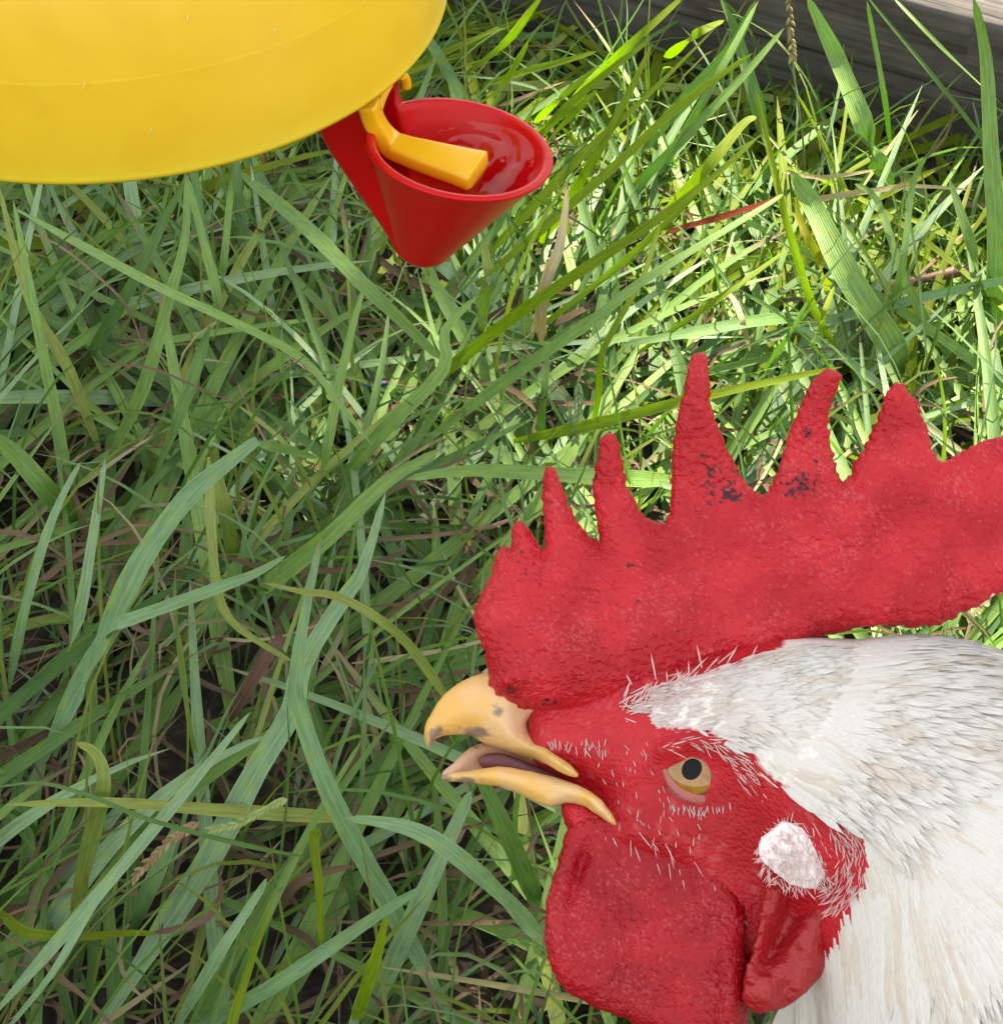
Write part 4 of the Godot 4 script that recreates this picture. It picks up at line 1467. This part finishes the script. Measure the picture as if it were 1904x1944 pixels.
	tag(put("grass", commit(green), M.grass), "long yellow green grass leaves, most of them coloured as sunlit", "grass", "", "stuff")
	tag(put("broad_grass", commit(waxy), M.waxy_grass), "broader waxy leaves lying over the rest of the grass", "grass", "", "stuff")
	tag(put("fine_grass", commit(fine), M.grass), "thin wiry stems between the broader leaves", "grass", "", "stuff")
	tag(put("dead_grass", commit(dry), M.dry), "brown dead stems and litter low in the sward", "dead grass", "", "stuff")
	build_far_grass()
	build_seed_heads()
	build_twine()


func build_far_grass():
	var tuft := new_acc()
	for k in 14:
		var line := grown(Vector3(rng.randfn() * 0.03, 0, rng.randfn() * 0.03), rng.randf() * TAU, rng.randf_range(0.08, 0.2), 1.0, rng.randf_range(0.6, 1.6), 0, 5)
		leaf_blade(tuft, line, 0.006, Vector3(0, 1, 0.4).normalized(), 0.3, 0.5, tone(["g", "y"][k % 2]), tone("b"), 2.0)
	var mm := MultiMesh.new()
	mm.transform_format = MultiMesh.TRANSFORM_3D
	mm.mesh = commit(tuft)
	var spots := []
	while spots.size() < 7000:
		var p := Vector3(rng.randf_range(-3, 3), 0, rng.randf_range(-3.6, 2.4))
		if absf(p.x) < 0.62 and p.z > -1.45 and p.z < -0.2: continue
		if Vector2(p.x - 0.2, p.z + 0.1).length() < 0.24: continue
		if not clear_of_timber(p): continue
		spots.append(p)
	mm.instance_count = spots.size()
	for k in spots.size():
		mm.set_instance_transform(k, Transform3D(Basis(Vector3.UP, rng.randf() * TAU) * rng.randf_range(0.7, 1.2), spots[k]))
	var o := MultiMeshInstance3D.new()
	o.name = "far_grass"
	o.multimesh = mm
	o.material_override = M.grass
	add_child(o)
	tag(o, "tufts of grass farther off", "grass", "", "stuff")


func seed_spike(line: PackedVector3Array, grain: float, rows: int, ca: Color, cb: Color, ragged: float, upto: float) -> ArrayMesh:
	# two ranks of small pointed seeds along a stem
	var v := PackedVector3Array()
	var c := PackedColorArray()
	var idx := PackedInt32Array()
	tube(v, idx, line, func(t): return grain * 0.16, 6)
	for k in v.size(): c.append(ca * 0.8)
	var n := line.size()
	for k in rows:
		for s in [-1.0, 1.0]:
			if rng.randf() < ragged: continue
			var t: float = upto * (k + 0.5 * (s + 1) * 0.5) / rows
			var f: float = t * (n - 1)
			var j := mini(int(f), n - 2)
			var p := line[j].lerp(line[j + 1], f - j)
			var dir := (line[j + 1] - line[j]).normalized()
			var side: Vector3 = dir.cross((EYE - p).normalized()).normalized() * s
			var d: Vector3 = (dir * 0.85 + side * (0.45 + ragged * rng.randf()) + Vector3(0, 0.2, 0.1) * rng.randfn()).normalized()
			var first := v.size()
			tube(v, idx, PackedVector3Array([p + side * grain * 0.1, p + d * grain * 0.5, p + d * grain * 1.1, p + d * grain * 1.5]), func(q): return grain * [0.16, 0.34, 0.26, 0.03][int(round(q * 3))], 6)
			var col := ca.lerp(cb, rng.randf())
			for q in v.size() - first: c.append(col)
	return finish(v, idx, c)


func path(a: Array, heights: Array) -> PackedVector3Array:
	var pts := []
	for k in heights.size(): pts.append(at(a[2 * k], a[2 * k + 1], heights[k] * 0.01))
	return smooth3(pts, 6)


func build_seed_heads():
	var list := [
		["green seed spike with a rounded tip lying toward the lower middle", path([545, 1516, 500, 1540, 450, 1565, 400, 1577], [10.5, 10.3, 10, 9.8]), 0.0022, 17, Color(0.20, 0.30, 0.07), Color(0.30, 0.36, 0.12), 0.05, 0.97, path([400, 1577, 320, 1640, 240, 1700, 150, 1790], [9.8, 9, 7, 4])],
		["ragged tan seed spike beside the green one at lower left", path([378, 1562, 330, 1592, 290, 1630, 250, 1672], [10.2, 10, 9.6, 9]), 0.0024, 15, Color(0.36, 0.28, 0.14), Color(0.24, 0.15, 0.07), 0.25, 0.97, path([250, 1672, 225, 1692, 170, 1750, 120, 1830], [9, 8.6, 6, 3])],
		["upright speckled seed spike in front of the timber at the top edge", path([1498, -20, 1499, 40, 1501, 75, 1504, 112], [15, 13.5, 12.6, 11.8]), 0.0028, 15, Color(0.16, 0.15, 0.05), Color(0.28, 0.24, 0.10), 0.1, 0.97, path([1504, 112, 1510, 170, 1522, 250, 1528, 330], [11.8, 10.2, 7.5, 4])],
		["pale green seed spike hanging just left of the second comb spike", path([1096, 728, 1098, 760, 1096, 800, 1092, 840], [7, 6.4, 6, 5.4]), 0.0026, 14, Color(0.13, 0.22, 0.07), Color(0.18, 0.27, 0.10), 0.0, 0.97, path([1096, 728, 1110, 690, 1135, 640, 1160, 600], [7, 7.4, 7.6, 7])],
	]
	for k in list.size():
		var r: Array = list[k]
		var o := base("seed_head" if k == 0 else "seed_head_%03d" % k, r[8][0])
		var line: PackedVector3Array = r[1]
		for q in line.size(): line[q] -= o.position
		put("spike", seed_spike_at(line, r, o.position), M.seed, o)
		var v := PackedVector3Array()
		var idx := PackedInt32Array()
		var st: PackedVector3Array = r[8]
		for q in st.size(): st[q] -= o.position
		tube(v, idx, st, func(t): return 0.00055, 6)
		var c := PackedColorArray()
		for q in v.size(): c.append(Color(0.14, 0.20, 0.06))
		put("stem", finish(v, idx, c), M.seed, o)
		tag(o, r[0], "seed head", "grass seed heads")


func seed_spike_at(line: PackedVector3Array, r: Array, _where: Vector3) -> ArrayMesh:
	return seed_spike(line, r[2], r[3], r[4], r[5], r[6], r[7])


func build_twine():
	var v := PackedVector3Array()
	var idx := PackedInt32Array()
	var line := path([520, 704, 545, 694, 575, 692, 600, 700, 660, 715, 700, 732, 735, 728, 760, 738], [2.5, 3.4, 3.2, 2.4, 1.6, 2.6, 2.8, 2.2])
	var root := line[0]
	for k in line.size(): line[k] -= root
	tube(v, idx, line, func(t): return 0.0009 + 0.0003 * sin(t * 40.0), 7)
	tag(put("twine_scrap", finish(v, idx), M.twine, self, root), "frayed scrap of blue twine lost in the shaded grass below the drinker", "twine")
	v = PackedVector3Array()
	idx = PackedInt32Array()
	line = path([1655, 562, 1700, 545, 1760, 528, 1850, 508], [2, 2.6, 3, 2.6])
	root = line[0]
	for k in line.size(): line[k] -= root
	tube(v, idx, line, func(t): return 0.0026 + 0.0005 * sin(t * 17.0), 8)
	var c := PackedColorArray()
	for q in v.size(): c.append(Color(0.17, 0.07, 0.06))
	tag(put("twig", finish(v, idx, c), M.seed, self, root), "purplish brown twig lying in the grass below the timber at right", "twig")

# [label, width, tone, heights in cm at root, middle and tip, points along the leaf]
var HERO := [
	["long cool green blade rising vertically to a dry brown tip, left of the beak", 40, "c", 2, 11, 15, [867, 1953, 740, 1718, 631, 1517, 568, 1345, 563, 1282, 578, 1172, 611, 1015]],
	["broad bright green blade arching from behind the wattle down to the left", 44, "c", 3, 12, 11, [1050, 1804, 976, 1724, 918, 1666, 821, 1592, 740, 1563, 654, 1553]],
	["pale flat blade lying level across the lower left below the seed spike", 29, "o", 4, 6, 7, [660, 1553, 597, 1549, 402, 1537, 201, 1523, 11, 1528]],
	["yellow green leaf tip hanging straight down beside the crossing blades", 22, "y", 9, 8, 5, [603, 1572, 597, 1603, 606, 1689, 611, 1827]],
	["widest cool green blade of the lower left, narrowing upward to a fine tip", 50, "c", 2, 8, 10, [178, 1971, 321, 1747, 402, 1621, 488, 1460, 554, 1351, 574, 1264, 649, 1141, 689, 1079, 733, 933]],
	["fresh green blade slanting up from the left edge through the seed spike", 28, "c", 4, 9, 10, [-11, 1925, 155, 1735, 321, 1540, 402, 1443, 476, 1351]],
	["", 22, "c", 3, 8, 9, [-6, 1976, 98, 1850, 189, 1701, 321, 1534]],
	["cool green blade rising to the right toward the wattle near the bottom edge", 32, "c", 2, 6, 7, [367, 1953, 517, 1873, 712, 1741, 804, 1684]],
	["", 38, "c", 1, 6, 8, [689, 1953, 798, 1712, 861, 1575, 895, 1500]],
	["", 38, "g", 1, 6, 8, [1033, 1747, 970, 1598, 924, 1500, 895, 1448]],
	["", 24, "c", 3, 7, 9, [333, 1953, 413, 1816, 488, 1701, 508, 1669]],
	["", 20, "g", 2, 6, 7, [425, 1948, 494, 1770, 591, 1569, 689, 1402]],
	["", 40, "c", 1, 4, 6, [247, 1781, 281, 1695, 310, 1632, 339, 1563]],
	["olive blade with a brown bent top standing left of the seed spike", 34, "o", 2, 7, 7, [138, 1741, 178, 1575, 198, 1488, 184, 1431, 144, 1409]],
	["pale silvery green blade forming the tall side of an upside down V", 50, "c", 3, 11, 11, [84, 1441, 146, 1309, 199, 1207, 265, 1070, 353, 947, 424, 885, 481, 841, 490, 835]],
	["", 24, "g", 10, 9, 8, [488, 837, 508, 844, 547, 855, 605, 870]],
	["green blade with a sharp knee, lying against the upside down V", 33, "c", 3, 9, 9, [104, 1437, 146, 1304, 194, 1216, 216, 1187, 252, 1174, 411, 1117, 486, 1088, 543, 1055]],
	["", 20, "o", 8, 7, 6, [397, 867, 400, 973, 411, 1106, 437, 1176, 508, 1229, 556, 1256]],
	["", 30, "o", 2, 5, 7, [450, 1079, 428, 973, 408, 885, 413, 849]],
	["", 40, "g", 2, 9, 10, [486, 1123, 530, 1092, 627, 1017, 728, 920, 841, 849]],
	["", 26, "g", 3, 11, 11, [783, 857, 933, 742, 1044, 663, 1141, 596, 1211, 539, 1353, 451, 1463, 384, 1485, 368]],
	["longest sunlit yellow green blade, running from lower left up toward the timber", 25, "y", 3, 11, 13, [757, 780, 924, 641, 1039, 557, 1198, 451, 1331, 354, 1445, 254]],
	["", 13, "y", 4, 8, 9, [1119, 839, 1136, 751, 1145, 663, 1216, 535, 1242, 460, 1255, 420]],
	["broadest green blade of the right, folded over behind the comb spikes", 56, "g", 1, 6, 8, [1721, 719, 1693, 657, 1607, 519, 1548, 401, 1517, 353, 1500, 332]],
	["green blade rising to a point in front of the dark timber face", 42, "g", 4, 7, 10, [1692, 349, 1652, 284, 1635, 225, 1590, 114, 1562, 55, 1531, -7]],
	["tall green blade at the right edge crossing the timber", 36, "g", 1, 8, 14, [1880, 692, 1891, 484, 1880, 277, 1870, 104, 1846, -7]],
	["", 9, "d", 3, 9, 12, [1918, 332, 1780, 156, 1711, 73, 1645, -7]],
	["", 11, "g", 4, 10, 12, [1918, 214, 1801, 104, 1693, -7]],
	["", 11, "g", 3, 9, 12, [1690, 287, 1680, 194, 1659, 76, 1645, 0]],
	["", 31, "g", 2, 8, 11, [1192, 311, 1271, 221, 1365, 121, 1406, 62, 1434, 0]],
	["", 21, "g", 3, 8, 10, [1171, 391, 1296, 263, 1406, 149, 1489, 52]],
	["", 31, "d", 2, 8, 12, [1469, 311, 1441, 214, 1399, 69, 1365, -7]],
	["", 22, "y", 4, 8, 8, [1261, 114, 1313, 69, 1375, 38]],
	["", 26, "y", 5, 8, 8, [1261, 401, 1330, 332, 1406, 239, 1436, 221]],
	["broad shaded green blade slanting down to the right under the red cup", 37, "g", 4, 8, 6, [455, 327, 574, 424, 689, 539, 773, 619, 839, 685]],
	["", 20, "g", 5, 9, 8, [33, 398, 177, 477, 309, 548, 442, 610, 574, 680, 640, 760, 706, 844]],
	["", 22, "o", 2, 6, 9, [190, 857, 132, 702, 62, 583, 26, 468, 0, 354]],
	["", 22, "g", 2, 7, 9, [137, 928, 79, 654, 53, 521, 26, 380]],
	["", 32, "d", 1, 6, 8, [283, 928, 336, 800, 384, 667, 400, 619]],
	["", 26, "g", 2, 7, 8, [208, 870, 274, 733, 318, 579, 353, 446, 353, 336]],
	["", 24, "g", 6, 8, 9, [406, 645, 415, 574, 384, 446, 353, 327]],
	["", 16, "g", 5, 8, 10, [417, 566, 424, 513, 437, 380, 442, 327]],
	["", 26, "g", 1, 7, 9, [605, 910, 618, 866, 653, 689, 693, 535]],
	["", 24, "d", 2, 6, 8, [146, 716, 247, 548, 309, 424, 349, 349]],
	["", 30, "g", 3, 8, 9, [636, 928, 728, 817, 841, 702, 845, 627, 907, 561]],
	["", 44, "g", 2, 5, 6, [146, 991, 88, 929, 26, 858, -18, 823]],
	["", 20, "c", 3, 8, 9, [18, 1309, 44, 1172, 88, 1017, 128, 924, 155, 876]],
	["", 26, "c", 2, 8, 9, [110, 1291, 150, 1172, 177, 1017, 201, 867]],
	["pale straw coloured blade with a twisted tip standing under the red cup", 25, "s", 6, 9, 10, [1028, 652, 1027, 588, 1039, 526, 1061, 473, 1072, 407, 1077, 358]],
	["", 16, "g", 2, 6, 6, [1022, 839, 1033, 746, 1039, 667]],
	["short green blade with a purple brown tip below the tip of the red cup", 26, "o", 2, 8, 9, [912, 663, 918, 579, 927, 526, 922, 482, 921, 451]],
	["pale yellow green blade tip pointing up at the bottom edge", 28, "y", 2, 7, 9, [672, 1953, 695, 1879, 718, 1804, 735, 1735]],
	["yellowing leaf curled along the ground at the left edge", 22, "y", 3, 3.5, 4, [0, 1728, 29, 1758, 69, 1774, 172, 1777, 247, 1771, 301, 1773]],
	["withered purple brown leaf end curling upward from the yellowing leaf", 15, "p", 4, 4, 6, [287, 1771, 344, 1761, 396, 1741, 419, 1701, 418, 1661]],
	["dead mauve brown leaf standing between green blades at left of the beak", 26, "p", 2, 5, 6, [435, 1370, 468, 1309, 508, 1247, 530, 1211, 525, 1194]],
	["", 22, "b", 2, 4, 4, [517, 1744, 557, 1684, 608, 1658, 672, 1643]],
	["", 30, "d", 2, 5, 7, [1595, 601, 1463, 605, 1308, 632, 1176, 655]],
	["sunlit blade lying level behind the tall comb spike", 24, "y", 3, 7, 8, [969, 839, 1141, 802, 1286, 764, 1463, 724, 1600, 696]],
	["", 34, "g", 3, 6, 7, [1290, 912, 1130, 905, 900, 893, 770, 910]],
	["thin grey green blade end curving across the lower left near the lens", 10, "d", 14, 17, 16, [580, 1627, 459, 1603, 287, 1557, 172, 1511, 75, 1486, -6, 1495]],
	["khaki blade end drooping from upper left toward the beak tip", 20, "o", 9, 14, 15, [865, 1353, 795, 1247, 728, 1181, 640, 1132, 574, 1123, 499, 1106]],
	["", 6, "b", 4, 5, 2, [26, 433, 110, 464, 212, 548, 252, 601, 278, 685]],
	["", 5, "b", 6, 6, 6, [194, 691, 283, 698, 371, 733, 455, 769]],
	["", 9, "o", 6, 5, 3, [455, 771, 530, 830, 570, 883, 592, 928]],
	["", 9, "b", 3, 6, 9, [1731, 349, 1745, 311, 1794, 259, 1811, 194]],
	["red brown dead leaf in the sunlit grass right of the drinker", 17, "r", 5, 7, 8, [1264, 440, 1331, 422, 1384, 407, 1481, 375]],
	["curled tan dead leaf left of the second tall comb spike", 14, "s", 3, 5, 4, [1427, 672, 1413, 626, 1399, 581, 1379, 550]],
	["bright yellow leaf blade behind the second and third comb spikes", 20, "Y", 3, 6, 7, [1572, 567, 1562, 512, 1538, 460, 1517, 415, 1510, 374]],
	["", 18, "y", 5, 8, 9, [918, 162, 1001, 134, 1067, 117, 1134, 97]],
	["", 14, "y", 4, 8, 10, [1014, 233, 1067, 183, 1134, 127]],
	["", 20, "y", 4, 8, 10, [1034, 276, 1080, 223, 1134, 170]],
	["", 20, "y", 3, 9, 12, [911, 193, 944, 173, 977, 127, 1004, 77]],
	["", 22, "y", 4, 9, 12, [920, 490, 1100, 300, 1230, 180, 1365, 45]],
	["", 18, "y", 4, 9, 12, [905, 540, 1150, 330, 1290, 200, 1430, 100]],
	["", 20, "y", 4, 9, 11, [960, 330, 1090, 190, 1240, 70]],
	["", 20, "y", 3, 8, 11, [1020, 470, 1140, 280, 1240, 80]],
	["", 20, "g", 3, 8, 11, [1250, 330, 1330, 200, 1440, 0]],
	["", 18, "y", 3, 7, 10, [1000, 640, 1180, 500, 1330, 360]],
	["", 20, "y", 3, 7, 10, [870, 150, 960, 80, 1030, -10]],
	["", 22, "y", 3, 8, 10, [1070, 210, 1180, 100, 1300, -10]],
	["", 9, "s", 4, 7, 7, [1482, 325, 1545, 336, 1603, 332, 1662, 322]],
	["", 12, "s", 5, 7, 6, [1524, 394, 1558, 377, 1669, 360, 1735, 353, 1849, 361]],
	["", 16, "y", 3, 8, 8, [1180, 690, 1330, 590, 1500, 470]],
	["", 14, "y", 3, 9, 9, [1538, 668, 1558, 609, 1583, 543]],
	["", 16, "y", 3, 9, 12, [1600, 678, 1545, 588, 1503, 457, 1482, 380, 1455, 263, 1432, 163]],
	["", 14, "g", 3, 7, 9, [1676, 616, 1711, 512, 1731, 353, 1759, 297]],
	["", 20, "g", 2, 6, 8, [1801, 678, 1721, 540, 1666, 384, 1621, 349]],
	["", 26, "g", 1, 6, 8, [1880, 609, 1849, 484, 1801, 339]],
]
